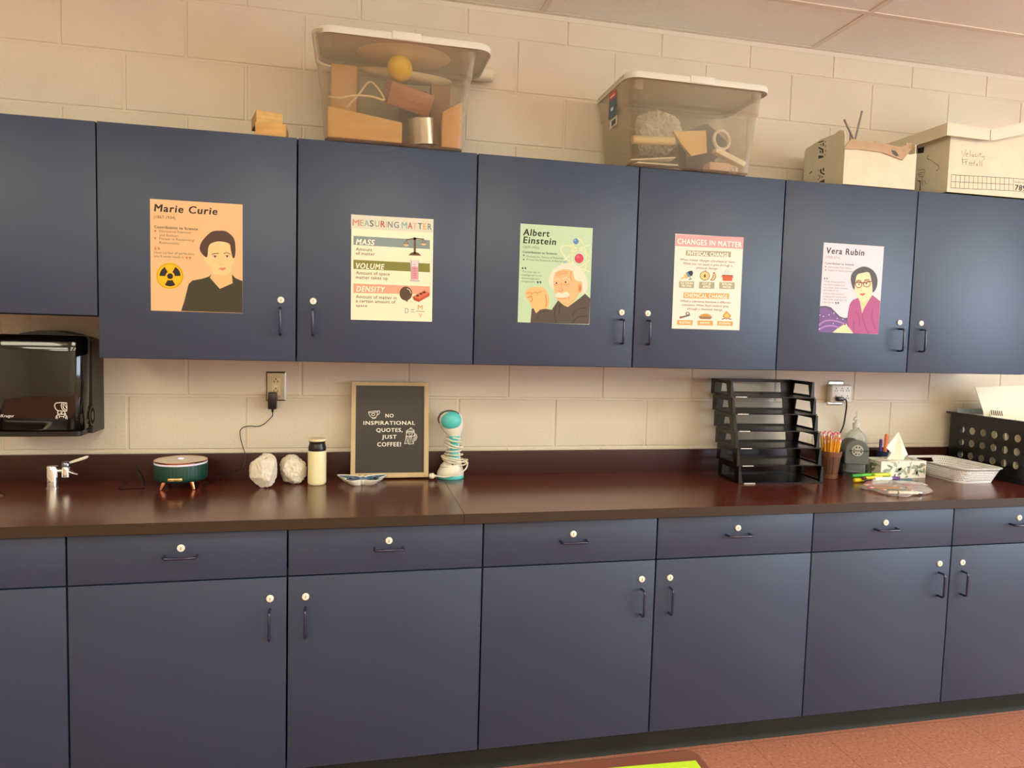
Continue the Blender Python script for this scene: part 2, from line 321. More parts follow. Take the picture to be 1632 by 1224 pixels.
('balance_picture',(228,190,140),4,'p',[(553,882),(552,872),(550,861),(546,851),(541,842),(534,833),(526,824),(517,817),(507,811),(496,806),(485,802),(473,799),(461,798),(449,798),(437,799),(425,802),(414,806),(404,812),(395,818),(387,825),(380,834),(374,843),(370,852),(368,863),(367,873)]),
('balance_picture',(104,76,52),5,'l',[(363,873),(556,879)],16.6),
('balance_picture',(104,76,52),3,'l',[(1060,1077),(988,930)],13.5),
('balance_picture',(104,76,52),3,'l',[(1060,1077),(1136,938)],13.5),
('balance_picture',(228,190,140),4,'p',[(1156,942),(1155,932),(1153,921),(1149,911),(1144,901),(1137,892),(1129,884),(1120,877),(1110,870),(1099,865),(1087,861),(1075,859),(1063,857),(1050,857),(1038,859),(1027,862),(1016,866),(1005,871),(996,878),(988,885),(981,893),(975,902),(971,912),(969,922),(968,933)]),
('balance_picture',(104,76,52),5,'l',[(964,933),(1159,939)],16.8),
('cylinder_picture',(225,215,222),3,'p',[(603,338),(888,328),(880,-349),(652,-338)]),
('cylinder_picture',(214,150,165),4,'p',[(656,110),(871,103),(863,-326),(668,-321)]),
('cylinder_picture',(190,190,195),4,'p',[(595,-340),(938,-354),(925,-401),(596,-387)]),
('cylinder_picture',(140,130,140),5,'l',[(603,338),(644,284),(652,-338)],13.4),
('cylinder_picture',(140,130,140),5,'l',[(888,328),(880,-349)],13.5),
('cylinder_picture',(120,80,110),5,'l',[(712,186),(796,187)],13.4),
('cylinder_picture',(120,80,110),5,'l',[(713,113),(797,113)],13.4),
('cylinder_picture',(120,80,110),5,'l',[(714,39),(798,40)],13.4),
('cylinder_picture',(120,80,110),5,'l',[(715,-34),(799,-34)],13.4),
('cylinder_picture',(120,80,110),5,'l',[(716,-108),(800,-108)],13.4),
('cylinder_picture',(120,80,110),5,'l',[(717,-181),(801,-181)],13.4),
('cylinder_picture',(120,80,110),5,'l',[(718,-255),(802,-255)],13.4),
('balloon_picture',(88,68,54),3,'p',[(685,-813),(678,-876),(657,-935),(623,-986),(578,-1026),(526,-1052),(470,-1062),(413,-1056),(361,-1033),(315,-997),(280,-948),(258,-890),(250,-828),(257,-766),(278,-707),(311,-656),(356,-616),(408,-590),(464,-580),(520,-586),(573,-608),(619,-645),(654,-693),(676,-751)]),
('balloon_picture',(88,68,54),3,'l',[(476,-1055),(530,-1087)],46.9),
('balloon_picture',(200,190,170),3,'l',[(544,-1087),(558,-1085),(578,-1083),(600,-1081),(624,-1081),(644,-1084),(663,-1092),(681,-1105),(699,-1119),(715,-1131),(729,-1138),(742,-1139),(754,-1135),(765,-1129),(773,-1123),(779,-1120)],13.4),
('balloon_picture',(215,205,190),4,'l',[(505,-652),(517,-657),(534,-663),(554,-671),(573,-682),(589,-696),(603,-715),(615,-740),(626,-766),(634,-789),(641,-805)],26.8),
('brick_picture',(205,112,78),3,'p',[(693,-921),(1111,-687),(1289,-772),(913,-997)]),
('brick_picture',(165,72,50),3,'p',[(693,-921),(913,-997),(914,-1098),(745,-1037)]),
('brick_picture',(185,90,62),3,'p',[(913,-997),(1289,-772),(1290,-873),(914,-1098)]),
('brick_picture',(90,40,35),4,'p',[(925,-872),(923,-881),(918,-889),(909,-897),(898,-902),(885,-906),(871,-908),(857,-907),(844,-904),(833,-899),(824,-893),(819,-885),(817,-876),(818,-867),(824,-859),(832,-852),(843,-846),(856,-842),(870,-840),(884,-841),(897,-844),(908,-849),(917,-856),(923,-864)]),
('brick_picture',(90,40,35),4,'p',[(1042,-808),(1040,-816),(1035,-825),(1026,-832),(1015,-838),(1002,-842),(988,-843),(974,-843),(961,-840),(950,-835),(941,-828),(936,-820),(934,-811),(936,-803),(941,-794),(949,-787),(960,-781),(973,-777),(987,-776),(1001,-776),(1014,-779),(1026,-784),(1034,-791),(1040,-799)]),
('brick_picture',(90,40,35),4,'p',[(1146,-757),(1144,-766),(1139,-774),(1131,-781),(1119,-787),(1106,-791),(1092,-792),(1078,-792),(1065,-789),(1054,-784),(1045,-777),(1040,-769),(1038,-761),(1040,-752),(1045,-743),(1053,-736),(1064,-730),(1077,-727),(1091,-725),(1105,-726),(1119,-729),(1130,-734),(1139,-740),(1144,-748)]),
('formula',(140,140,130),1,'t','D',441,-1494,134,168,0.3,0,-0.047),
('formula',(110,120,110),1,'l',[(641,-1366),(766,-1370)],20.2),
('formula',(110,120,110),1,'l',[(642,-1441),(767,-1444)],20.2),
('formula',(215,150,80),1,'t','M',884,-1363,169,162,0.3,0,-0.01),
('formula',(110,110,90),1,'l',[(817,-1415),(1121,-1423)],20.2),
('formula',(215,150,130),1,'t','V',921,-1629,119,149,0.3,0,-0.03),
]),
'mint': ({'c': (1.5032, -0.3305, 1.6976), 'w': 0.271, 'h': 0.3508, 'ang': -0.0015}, [
('title',(40,42,36),1,'t','Albert',-1253,1346,981,227,1,0.1,0.026),
('title',(40,42,36),1,'t','Einstein',-1244,1069,1227,228,1,0.1,0.014),
('lettering',(110,130,110),1,'t','(1879-1955)',-1255,889,614,91,0,0,0.029),
('lettering',(60,70,60),1,'t','Contribution to Science:',-1250,720,1287,78,1,0,0.01),
('lettering',(95,120,100),1,'t','Devised the Theory of Relativity',-1099,574,1385,69,0,0,0.01),
('lettering',(95,120,100),1,'t','Proved the Existence of Atoms',-1096,463,1316,69,0,0,0.009),
('lettering',(95,120,100),1,'t','The true sign of',-1245,29,667,69,0,0,0.023),
('lettering',(95,120,100),1,'t','intelligence is not',-1255,-89,749,69,0,0,0.021),
('lettering',(95,120,100),1,'t','knowledge,but',-1252,-204,664,69,0,0,0.021),
('lettering',(95,120,100),1,'t','imagination.',-1252,-316,513,69,0,0,0.006),
('lettering',(90,130,120),1,'p',[(-1176,642),(-1177,634),(-1180,627),(-1185,621),(-1191,616),(-1198,612),(-1206,611),(-1214,612),(-1221,614),(-1228,619),(-1233,624),(-1236,631),(-1237,639),(-1237,646),(-1234,654),(-1229,660),(-1223,665),(-1216,668),(-1208,670),(-1200,669),(-1192,667),(-1186,662),(-1181,657),(-1178,650)]),
('lettering',(90,130,120),1,'p',[(-1172,492),(-1172,484),(-1175,477),(-1180,471),(-1186,466),(-1193,462),(-1201,461),(-1209,461),(-1217,464),(-1223,468),(-1228,474),(-1231,481),(-1233,489),(-1232,496),(-1229,504),(-1224,510),(-1218,515),(-1211,518),(-1203,520),(-1195,519),(-1188,516),(-1181,512),(-1176,506),(-1173,499)]),
('lettering',(50,80,80),1,'p',[(-1196,176),(-1196,168),(-1199,161),(-1204,155),(-1210,150),(-1217,146),(-1225,145),(-1233,146),(-1241,148),(-1247,153),(-1252,158),(-1255,165),(-1257,173),(-1256,181),(-1253,188),(-1248,194),(-1242,199),(-1235,203),(-1227,204),(-1219,203),(-1212,201),(-1205,196),(-1200,191),(-1197,184)]),
('lettering',(50,80,80),1,'l',[(-1247,174),(-1241,207),(-1218,227)],17.0),
('lettering',(50,80,80),1,'p',[(-1094,181),(-1094,173),(-1097,166),(-1102,160),(-1108,155),(-1115,151),(-1123,150),(-1131,151),(-1139,153),(-1145,158),(-1150,163),(-1154,170),(-1155,178),(-1154,186),(-1151,193),(-1146,199),(-1140,204),(-1133,208),(-1125,209),(-1117,208),(-1110,206),(-1103,201),(-1098,196),(-1095,189)]),
('lettering',(50,80,80),1,'l',[(-1145,179),(-1139,212),(-1116,232)],17.0),
('lettering',(50,90,90),1,'p',[(-626,-284),(-627,-293),(-630,-301),(-636,-308),(-643,-314),(-651,-317),(-660,-319),(-669,-318),(-677,-315),(-684,-310),(-690,-304),(-694,-296),(-695,-287),(-694,-279),(-691,-271),(-686,-264),(-679,-258),(-671,-254),(-662,-253),(-653,-254),(-645,-256),(-637,-261),(-632,-268),(-628,-276)]),
('lettering',(50,90,90),1,'l',[(-633,-291),(-642,-331),(-669,-355)],20.6),
('lettering',(50,90,90),1,'p',[(-523,-280),(-524,-288),(-527,-296),(-533,-303),(-539,-309),(-548,-313),(-557,-314),(-565,-313),(-574,-310),(-581,-306),(-587,-299),(-591,-291),(-592,-283),(-591,-274),(-588,-266),(-583,-259),(-576,-253),(-568,-250),(-559,-248),(-550,-249),(-541,-252),(-534,-257),(-528,-263),(-525,-271)]),
('lettering',(50,90,90),1,'l',[(-530,-286),(-539,-327),(-566,-351)],20.7),
('emblem',(238,235,190),1,'l',[(943,39),(908,41),(872,53),(836,77),(801,110),(766,154),(734,207),(704,268),(677,335),(653,409),(633,488),(617,569),(606,653),(599,737),(596,820),(599,901),(605,978),(617,1050),(633,1116),(653,1175),(676,1225),(703,1266),(733,1297),(765,1317),(799,1327),(834,1326),(870,1314),(906,1291),(941,1257),(976,1214),(1008,1162),(1038,1102),(1065,1034),(1089,960),(1109,882),(1126,800),(1137,716),(1145,632),(1147,548),(1145,467),(1138,389),(1127,316),(1111,250),(1091,191),(1067,141),(1040,100),(1010,69),(978,49),(943,39)],31.8),
('emblem',(238,235,190),1,'l',[(1309,187),(1235,195),(1155,211),(1069,234),(980,264),(889,300),(798,342),(709,389),(622,440),(539,494),(462,550),(392,608),(330,666),(277,724),(234,779),(202,833),(181,883),(172,929),(174,969),(188,1004),(214,1033),(251,1055),(298,1070),(354,1077),(420,1077),(493,1069),(572,1054),(657,1032),(745,1003),(835,967),(926,926),(1016,880),(1104,829),(1187,775),(1265,719)],32.0),
('emblem',(238,235,190),1,'l',[(1270,609),(1196,544),(1117,482),(1034,422),(947,366),(860,315),(772,270),(686,232),(604,201),(525,177),(453,162),(388,155),(331,157),(282,166),(244,185),(217,211),(200,244),(195,285),(201,331),(218,383),(246,440),(285,500),(333,563),(391,628),(457,692),(529,757),(608,819),(690,879),(776,934),(864,985),(951,1031),(1037,1070),(1120,1101),(1199,1126),(1272,1142)],31.9),
('emblem',(205,72,95),2,'p',[(1042,643),(1038,599),(1022,557),(997,521),(963,492),(923,473),(879,465),(835,469),(794,483),(758,509),(730,542),(712,582),(704,626),(708,670),(724,712),(749,748),(783,777),(823,796),(867,804),(910,801),(952,786),(988,761),(1016,727),(1034,687)]),
('emblem',(225,110,125),3,'p',[(871,691),(869,679),(864,667),(856,657),(844,649),(831,644),(816,642),(802,642),(788,646),(776,653),(767,662),(761,673),(758,685),(760,697),(765,709),(774,719),(785,727),(798,732),(813,735),(827,734),(841,730),(853,723),(862,714),(868,703)]),
('emblem',(85,135,190),2,'p',[(832,1247),(830,1220),(820,1194),(804,1171),(783,1153),(758,1141),(731,1136),(704,1138),(678,1147),(656,1162),(638,1183),(627,1208),(622,1235),(625,1263),(634,1289),(650,1312),(671,1330),(696,1342),(723,1347),(750,1345),(776,1336),(799,1321),(816,1300),(828,1275)]),
('emblem',(140,180,215),3,'p',[(729,1281),(728,1273),(725,1265),(720,1257),(713,1252),(704,1248),(695,1246),(686,1247),(678,1250),(670,1254),(664,1261),(661,1269),(659,1277),(660,1286),(663,1294),(668,1301),(676,1307),(684,1311),(693,1312),(702,1312),(711,1309),(718,1304),(724,1298),(728,1290)]),
('emblem',(140,185,210),2,'p',[(419,488),(416,479),(407,471),(392,463),(372,457),(350,453),(326,450),(301,450),(278,452),(259,456),(244,463),(234,470),(230,478),(233,487),(242,496),(257,503),(276,510),(299,514),(323,516),(348,517),(370,514),(390,510),(405,504),(415,497)]),
('portrait',(238,186,135),3,'p',[(-41,-26),(-32,14),(-24,48),(-8,80),(24,110),(77,142),(146,175),(222,201),(299,216),(380,222),(467,219),(549,204),(616,172),(658,111),(684,27),(707,-58),(739,-122),(788,-157),(846,-175),(902,-185),(947,-197),(976,-206),(996,-210),(1010,-219),(1019,-244),(1024,-291),(1025,-355),(1020,-422),(1010,-479),(995,-519),(974,-550),(951,-581),(927,-616),(905,-659),(883,-706),(858,-755),(828,-805),(791,-858),(747,-913),(702,-967),(660,-1013),(621,-1053),(584,-1088),(547,-1115),(505,-1129),(459,-1125),(408,-1108),(357,-1083),(310,-1060),(265,-1039),(221,-1017),(182,-993),(149,-966),(127,-935),(114,-902),(102,-864),(85,-818),(59,-762),(30,-698),(1,-629),(-22,-556),(-40,-475),(-54,-387),(-63,-301),(-68,-226),(-67,-165),(-61,-114),(-52,-68)]),
('hair',(232,222,204),2,'p',[(-183,-430),(-205,-382),(-228,-322),(-246,-260),(-253,-201),(-245,-149),(-227,-98),(-204,-49),(-180,1),(-161,53),(-142,106),(-118,157),(-83,204),(-36,247),(20,286),(84,322),(155,355),(235,388),(324,420),(416,446),(500,459),(577,458),(650,445),(718,424),(783,397),(844,363),(900,321),(953,274),(1001,224),(1047,172),(1089,117),(1127,58),(1159,-3),(1184,-67),(1204,-135),(1218,-203),(1226,-268),(1229,-331),(1226,-394),(1217,-452),(1199,-504),(1171,-552),(1132,-597),(1090,-631),(1052,-645),(1022,-641),(995,-622),(965,-582),(923,-516),(868,-403),(804,-253),(733,-104),(657,7),(573,72),(482,109),(390,125),(302,124),(216,104),(128,65),(51,10),(-5,-57),(-29,-149),(-30,-264),(-24,-375),(-26,-456),(-39,-501),(-55,-522),(-73,-528),(-93,-526),(-114,-517),(-138,-497),(-161,-467)]),
('hair',(232,222,204),5,'p',[(1,-728),(16,-701),(46,-669),(84,-641),(120,-623),(152,-623),(187,-634),(222,-647),(260,-651),(302,-637),(348,-614),(392,-593),(433,-587),(473,-603),(513,-634),(544,-669),(560,-698),(557,-721),(539,-742),(510,-760),(475,-776),(431,-788),(376,-798),(319,-806),(266,-811),(218,-814),(171,-815),(128,-812),(91,-804),(58,-791),(28,-772),(7,-751)]),
('portrait',(222,160,110),4,'p',[(1026,-428),(1025,-473),(1018,-515),(1006,-552),(989,-580),(970,-598),(948,-605),(926,-600),(905,-584),(886,-557),(871,-521),(861,-480),(857,-435),(858,-390),(865,-348),(877,-311),(893,-283),(913,-264),(935,-257),(957,-262),(978,-279),(997,-306),(1012,-341),(1022,-383)]),
('portrait',(190,125,85),5,'p',[(984,-439),(984,-466),(981,-490),(976,-511),(970,-527),(962,-538),(953,-541),(943,-538),(934,-529),(927,-513),(920,-493),(916,-468),(914,-443),(914,-416),(916,-392),(921,-371),(928,-355),(936,-344),(945,-341),(954,-344),(963,-353),(971,-369),(978,-389),(982,-414)]),
('portrait',(240,225,200),4,'p',[(108,-291),(106,-300),(100,-308),(90,-315),(78,-321),(63,-325),(46,-327),(30,-327),(15,-324),(2,-319),(-8,-313),(-15,-305),(-17,-297),(-15,-288),(-9,-280),(0,-272),(13,-266),(28,-262),(44,-261),(60,-261),(76,-264),(89,-268),(99,-275),(105,-283)]),
('portrait',(45,35,30),5,'p',[(80,-292),(79,-301),(76,-309),(71,-316),(64,-322),(55,-325),(46,-327),(37,-326),(29,-323),(22,-318),(16,-312),(12,-304),(11,-295),(11,-287),(15,-279),(20,-271),(27,-266),(35,-262),(44,-261),(53,-261),(62,-264),(69,-269),(75,-276),(79,-284)]),
('portrait',(240,225,200),4,'p',[(449,-242),(447,-251),(441,-259),(431,-267),(418,-273),(403,-277),(387,-279),(371,-278),(355,-275),(342,-271),(332,-264),(325,-257),(323,-248),(325,-239),(331,-231),(340,-224),(353,-218),(368,-214),(384,-212),(401,-212),(416,-215),(429,-220),(440,-226),(446,-234)]),
('portrait',(45,35,30),5,'p',[(421,-244),(420,-252),(417,-261),(411,-268),(404,-273),(396,-277),(387,-279),(378,-278),(369,-275),(362,-270),(356,-263),(352,-255),(351,-247),(352,-238),(355,-230),(360,-223),(367,-217),(375,-214),(384,-212),(394,-213),(402,-216),(410,-221),(415,-227),(419,-235)]),
('portrait',(225,205,175),4,'l',[(-35,-191),(-21,-182),(-1,-169),(21,-154),(45,-142),(68,-137),(90,-140),(115,-150),(139,-162),(159,-174),(174,-182)],41.7),
('portrait',(225,205,175),4,'l',[(277,-144),(293,-134),(314,-119),(340,-104),(368,-92),(397,-88),(431,-96),(469,-113),(508,-133),(541,-151),(565,-164)],41.9),
('portrait',(205,140,90),4,'l',[(26,44),(49,55),(79,71),(116,90),(156,106),(198,119),(246,125),(302,128),(358,129),(408,130),(442,130)],20.9),
('portrait',(205,140,90),4,'l',[(29,-22),(57,-12),(96,3),(143,19),(191,35),(235,47),(280,55),(329,61),(376,65),(416,68),(444,71)],20.9),
('portrait',(205,140,90),4,'l',[(219,-279),(224,-308),(230,-351),(238,-398),(246,-443),(254,-478),(264,-499),(276,-514),(286,-524),(293,-533),(291,-543),(279,-556),(258,-569),(233,-582),(208,-592),(188,-597),(174,-596),(161,-589),(150,-580),(142,-572),(135,-566)],20.9),
('portrait',(205,140,90),4,'l',[(616,172),(606,149),(591,118),(575,80),(563,41),(559,3),(566,-38),(581,-83),(600,-128),(618,-167),(629,-194)],21.1),
('portrait',(205,140,90),4,'l',[(110,-834),(119,-837),(130,-843),(145,-848),(167,-852),(198,-854),(243,-850),(304,-843),(367,-835),(424,-828),(463,-823)],20.9),
('portrait',(205,140,90),4,'l',[(526,-733),(530,-761),(535,-802),(541,-848),(547,-889),(550,-916)],21.1),
('portrait',(205,140,90),4,'l',[(319,-325),(339,-328),(367,-334),(400,-339),(432,-343),(459,-342),(481,-335),(502,-324),(520,-311),(534,-299),(545,-291)],21.0),
('portrait',(205,140,90),4,'l',[(-30,-340),(-20,-344),(-7,-349),(9,-354),(26,-358),(41,-360),(56,-359),(72,-356),(87,-351),(100,-347),(110,-344)],20.9),
('portrait',(245,190,130),3,'p',[(-1120,-718),(-1110,-670),(-1087,-619),(-1051,-571),(-1006,-532),(-947,-502),(-874,-478),(-795,-461),(-717,-453),(-637,-453),(-553,-461),(-473,-478),(-405,-506),(-351,-549),(-306,-603),(-270,-666),(-242,-731),(-221,-802),(-209,-880),(-204,-958),(-207,-1029),(-216,-1096),(-232,-1160),(-257,-1218),(-293,-1266),(-347,-1300),(-416,-1323),(-487,-1341),(-549,-1358),(-598,-1384),(-639,-1412),(-678,-1428),(-720,-1414),(-766,-1357),(-814,-1267),(-861,-1170),(-902,-1089),(-939,-1031),(-971,-983),(-1001,-940),(-1029,-896),(-1059,-851),(-1089,-807),(-1112,-763)]),
('portrait',(190,120,60),4,'l',[(-1051,-715),(-1032,-708),(-1004,-698),(-972,-687),(-941,-678),(-916,-677),(-896,-684),(-879,-698),(-865,-714),(-854,-730),(-845,-740)],23.9),
('portrait',(190,120,60),4,'l',[(-847,-690),(-827,-684),(-799,-675),(-767,-666),(-736,-659),(-710,-658),(-691,-665),(-674,-677),(-660,-692),(-648,-706),(-640,-715)],24.0),
('portrait',(190,120,60),4,'l',[(-641,-665),(-618,-657),(-584,-644),(-546,-630),(-511,-618),(-488,-609)],24.1),
('portrait',(190,120,60),4,'l',[(-913,-759),(-900,-782),(-879,-815),(-858,-853),(-840,-890),(-832,-921),(-838,-947),(-854,-971),(-874,-993),(-892,-1010),(-905,-1023)],24.0),
('portrait',(190,120,60),4,'l',[(-363,-736),(-353,-768),(-339,-813),(-324,-866),(-310,-919),(-303,-967),(-303,-1012),(-309,-1059),(-318,-1103),(-326,-1140),(-331,-1167)],24.2),
('portrait',(190,120,60),4,'l',[(-1030,-863),(-1006,-854),(-972,-842),(-935,-828),(-900,-816),(-877,-807)],23.9),
('clothing',(84,76,70),4,'p',[(-881,-1759),(-846,-1253),(-788,-1224),(-686,-1413),(-535,-1275),(-346,-1234),(-102,-1265),(130,-916),(346,-1082),(506,-1143),(866,-870),(1148,-634),(1353,-794),(1340,-1734)]),
('clothing',(60,54,50),5,'l',[(66,-1086),(56,-1126),(40,-1184),(23,-1251),(11,-1321),(7,-1388),(16,-1458),(33,-1535),(55,-1610),(75,-1675),(88,-1720)],31.4),
('clothing',(60,54,50),5,'l',[(204,-1047),(201,-1103),(196,-1186),(191,-1277),(186,-1360),(183,-1416)],31.5),
('clothing',(60,54,50),5,'l',[(676,-1465),(696,-1430),(721,-1379),(753,-1321),(794,-1266),(844,-1224),(913,-1196),(1001,-1176),(1093,-1162),(1175,-1151),(1231,-1142)],31.7),
('clothing',(60,54,50),5,'l',[(-610,-1610),(-600,-1575),(-587,-1523),(-570,-1466),(-546,-1412),(-514,-1374),(-466,-1352),(-404,-1340),(-338,-1335),(-279,-1333),(-239,-1330)],31.1),
('clothing',(60,54,50),5,'l',[(685,-1701),(716,-1670),(758,-1624),(809,-1573),(866,-1526),(925,-1491),(994,-1470),(1075,-1458),(1157,-1452),(1228,-1448),(1278,-1445)],31.8),
]),
'changes': ({'c': (2.1072, -0.3305, 1.6954), 'w': 0.2824, 'h': 0.3546, 'ang': 0.0048}, [
('banner#5',(216,160,162),1,'p',[(-1393,1746),(1420,1786),(1417,1346),(-1399,1315)]),
('title',(252,245,240),2,'t','CHANGES IN MATTER',-1321,1400,2670,200,0.9,0,0.017),
('banner#6',(163,163,132),1,'p',[(-956,1175),(914,1216),(910,1001),(-958,980)]),
('lettering',(252,248,235),2,'t','PHYSICAL CHANGE',-885,1006,1697,146,0.9,0,0.02),
('banner#7',(230,164,96),1,'p',[(-987,-403),(912,-382),(907,-585),(-988,-616)]),
('lettering',(252,248,235),2,'t','CHEMICAL CHANGE',-944,-572,1779,138,0.9,0,0.012),
('lettering',(95,85,75),1,'t','When matter changes size,shape,or form.',-1182,790,2292,81,0.3,0,0.017),
('lettering',(95,85,75),1,'t','When you cut paper,it goes through a',-1058,649,2046,81,0.3,0,0.017),
('lettering',(95,85,75),1,'t','physical change.',-497,511,888,82,0.3,0,0.006),
('lettering',(95,85,75),1,'t','When a substance becomes a different',-1103,-761,2089,82,0.3,0,0.014),
('lettering',(95,85,75),1,'t','substance. When food cooks,it goes',-1036,-903,1955,82,0.3,0,0.009),
('lettering',(95,85,75),1,'t','through a chemical change.',-822,-1045,1498,82,0.3,0,0.006),
('banner#8',(163,163,132),1,'p',[(-1191,15),(-575,26),(-575,-224),(-1191,-230)]),
('lettering',(252,248,235),2,'t','ICE CREAM',-1122,-87,490,78,0.6,0,0.011),
('lettering',(252,248,235),2,'t','MELTING',-1075,-190,394,78,0.6,0,0.004),
('banner#9',(163,163,132),1,'p',[(-363,24),(279,36),(277,-219),(-362,-229)]),
('lettering',(252,248,235),2,'t','CUT UP',-235,-86,363,79,0.6,0,0.011),
('lettering',(252,248,235),2,'t','APPLE',-212,-191,319,79,0.6,0,0.006),
('banner#10',(163,163,132),1,'p',[(476,43),(1130,55),(1129,-201),(477,-212)]),
('lettering',(252,248,235),2,'t','BOILING',602,-61,405,79,0.6,0,0.013),
('lettering',(252,248,235),2,'t','WATER',626,-173,350,80,0.6,0,0.008),
('banner#11',(230,164,96),1,'p',[(-1206,-1447),(-560,-1443),(-566,-1625),(-1205,-1628)]),
('lettering',(252,248,235),2,'t','RUSTING',-1104,-1576,449,86,0.6,0,0.004),
('banner#12',(230,164,96),1,'p',[(-364,-1444),(276,-1437),(278,-1620),(-367,-1620)]),
('lettering',(252,248,235),2,'t','BAKING',-239,-1570,382,86,0.6,0,0.009),
('banner#13',(230,164,96),1,'p',[(467,-1445),(1120,-1441),(1118,-1612),(468,-1609)]),
('lettering',(252,248,235),2,'t','BURNING',554,-1566,472,87,0.6,0,0.005),
('ice_pop_picture',(205,170,120),1,'l',[(-1105,96),(-956,187)],42.8),
('ice_pop_picture',(235,190,90),2,'p',[(-1011,227),(-908,330),(-799,203),(-909,111)]),
('ice_pop_picture',(95,140,185),3,'p',[(-927,345),(-822,399),(-701,257),(-833,169)]),
('ice_pop_picture',(45,50,75),4,'p',[(-842,375),(-823,395),(-785,412),(-743,423),(-708,426),(-684,421),(-662,407),(-646,388),(-637,364),(-640,330),(-650,288),(-666,249),(-681,225),(-697,218),(-715,223),(-734,237),(-754,254),(-781,280),(-811,313),(-836,348)]),
('ice_pop_picture',(60,80,120),2,'l',[(-760,221),(-730,108)],21.5),
('ice_pop_picture',(60,80,120),2,'l',[(-818,82),(-666,127)],25.1),
('apple_picture',(120,85,50),1,'p',[(64,265),(60,219),(41,175),(10,137),(-32,107),(-81,87),(-134,79),(-187,83),(-238,99),(-282,125),(-316,161),(-339,202),(-348,248),(-343,294),(-324,338),(-293,376),(-252,405),(-203,425),(-150,434),(-97,430),(-46,414),(-2,388),(33,352),(55,310)]),
('apple_picture',(236,205,140),2,'p',[(39,264),(35,223),(18,185),(-9,152),(-45,126),(-88,109),(-135,102),(-182,105),(-226,119),(-265,142),(-295,173),(-314,209),(-322,249),(-318,289),(-302,327),(-275,360),(-238,386),(-196,403),(-149,411),(-102,407),(-58,394),(-19,371),(11,340),(31,303)]),
('apple_picture',(120,85,50),3,'p',[(-95,255),(-96,238),(-100,222),(-106,208),(-116,197),(-127,190),(-139,187),(-151,189),(-163,195),(-173,205),(-181,219),(-186,234),(-189,251),(-188,268),(-184,284),(-177,298),(-168,309),(-157,316),(-145,319),(-133,317),(-121,311),(-111,301),(-103,288),(-97,272)]),
('apple_picture',(120,85,50),2,'l',[(-149,411),(-105,472)],21.7),
('apple_picture',(120,85,50),1,'p',[(87,98),(91,111),(114,130),(145,157),(170,193),(184,250),(196,322),(208,387),(224,420),(251,408),(283,366),(312,313),(327,266),(323,224),(307,181),(282,142),(254,114),(213,98),(160,90),(113,91)]),
('apple_picture',(236,205,140),2,'p',[(144,126),(150,139),(171,158),(195,183),(212,211),(220,251),(224,301),(227,345),(234,367),(249,360),(269,334),(286,298),(294,264),(289,231),(275,195),(257,161),(238,137),(213,123),(183,118),(157,119)]),
('pot_picture',(205,95,55),1,'p',[(584,309),(1025,311),(1010,101),(620,95)]),
('pot_picture',(120,50,40),2,'l',[(573,309),(1036,311)],32.9),
('pot_picture',(120,50,40),2,'l',[(550,258),(597,260)],29.3),
('pot_picture',(120,50,40),2,'l',[(1017,260),(1065,256)],29.5),
('pot_picture',(160,190,210),1,'l',[(711,347),(706,356),(699,369),(692,384),(687,399),(685,413),(690,424),(699,434),(709,444),(718,453),(723,464),(722,475),(718,488),(712,501),(706,511),(702,519)],22.0),
('pot_picture',(160,190,210),1,'l',[(784,350),(779,359),(773,372),(765,387),(760,402),(759,416),(763,427),(772,437),(783,447),(792,457),(797,467),(796,479),(791,491),(785,504),(779,515),(775,522)],22.0),
('pot_picture',(160,190,210),1,'l',[(857,353),(853,363),(846,375),(839,390),(833,405),(832,419),(836,430),(845,440),(856,450),(865,460),(870,470),(869,482),(865,494),(859,507),(853,518),(849,525)],22.1),
('bolt_picture',(110,100,95),1,'l',[(-1102,-1366),(-688,-1238)],64.4),
('bolt_picture',(120,115,120),2,'p',[(-701,-1189),(-703,-1207),(-711,-1223),(-724,-1237),(-741,-1248),(-762,-1255),(-784,-1258),(-807,-1256),(-828,-1250),(-846,-1240),(-860,-1227),(-869,-1211),(-873,-1194),(-871,-1177),(-863,-1161),(-850,-1147),(-833,-1136),(-812,-1129),(-790,-1126),(-768,-1128),(-746,-1134),(-728,-1144),(-714,-1157),(-705,-1172)]),
('bolt_picture',(240,232,215),3,'p',[(-751,-1191),(-752,-1199),(-755,-1206),(-761,-1212),(-768,-1217),(-776,-1220),(-786,-1222),(-795,-1221),(-804,-1218),(-811,-1214),(-817,-1208),(-821,-1201),(-823,-1193),(-822,-1185),(-819,-1178),(-813,-1172),(-806,-1167),(-798,-1164),(-788,-1162),(-779,-1163),(-770,-1166),(-763,-1170),(-757,-1176),(-753,-1183)]),
('bolt_picture',(150,100,80),2,'p',[(-996,-1343),(-997,-1355),(-1003,-1366),(-1013,-1376),(-1026,-1384),(-1042,-1389),(-1058,-1391),(-1075,-1390),(-1091,-1385),(-1104,-1378),(-1115,-1369),(-1122,-1358),(-1124,-1346),(-1123,-1334),(-1117,-1323),(-1107,-1313),(-1094,-1306),(-1079,-1301),(-1062,-1299),(-1045,-1300),(-1030,-1304),(-1016,-1311),(-1005,-1320),(-998,-1331)]),
('pie_picture',(150,120,75),1,'p',[(-350,-1278),(258,-1278),(171,-1380),(-248,-1382)]),
('pie_picture',(205,155,80),2,'p',[(-281,-1286),(-280,-1272),(-274,-1259),(-265,-1245),(-251,-1233),(-234,-1221),(-214,-1210),(-191,-1200),(-166,-1191),(-138,-1184),(-108,-1179),(-78,-1175),(-46,-1174),(-15,-1174),(16,-1175),(46,-1179),(74,-1184),(101,-1191),(125,-1200),(146,-1210),(164,-1221),(179,-1233),(189,-1246),(196,-1259),(199,-1273)]),
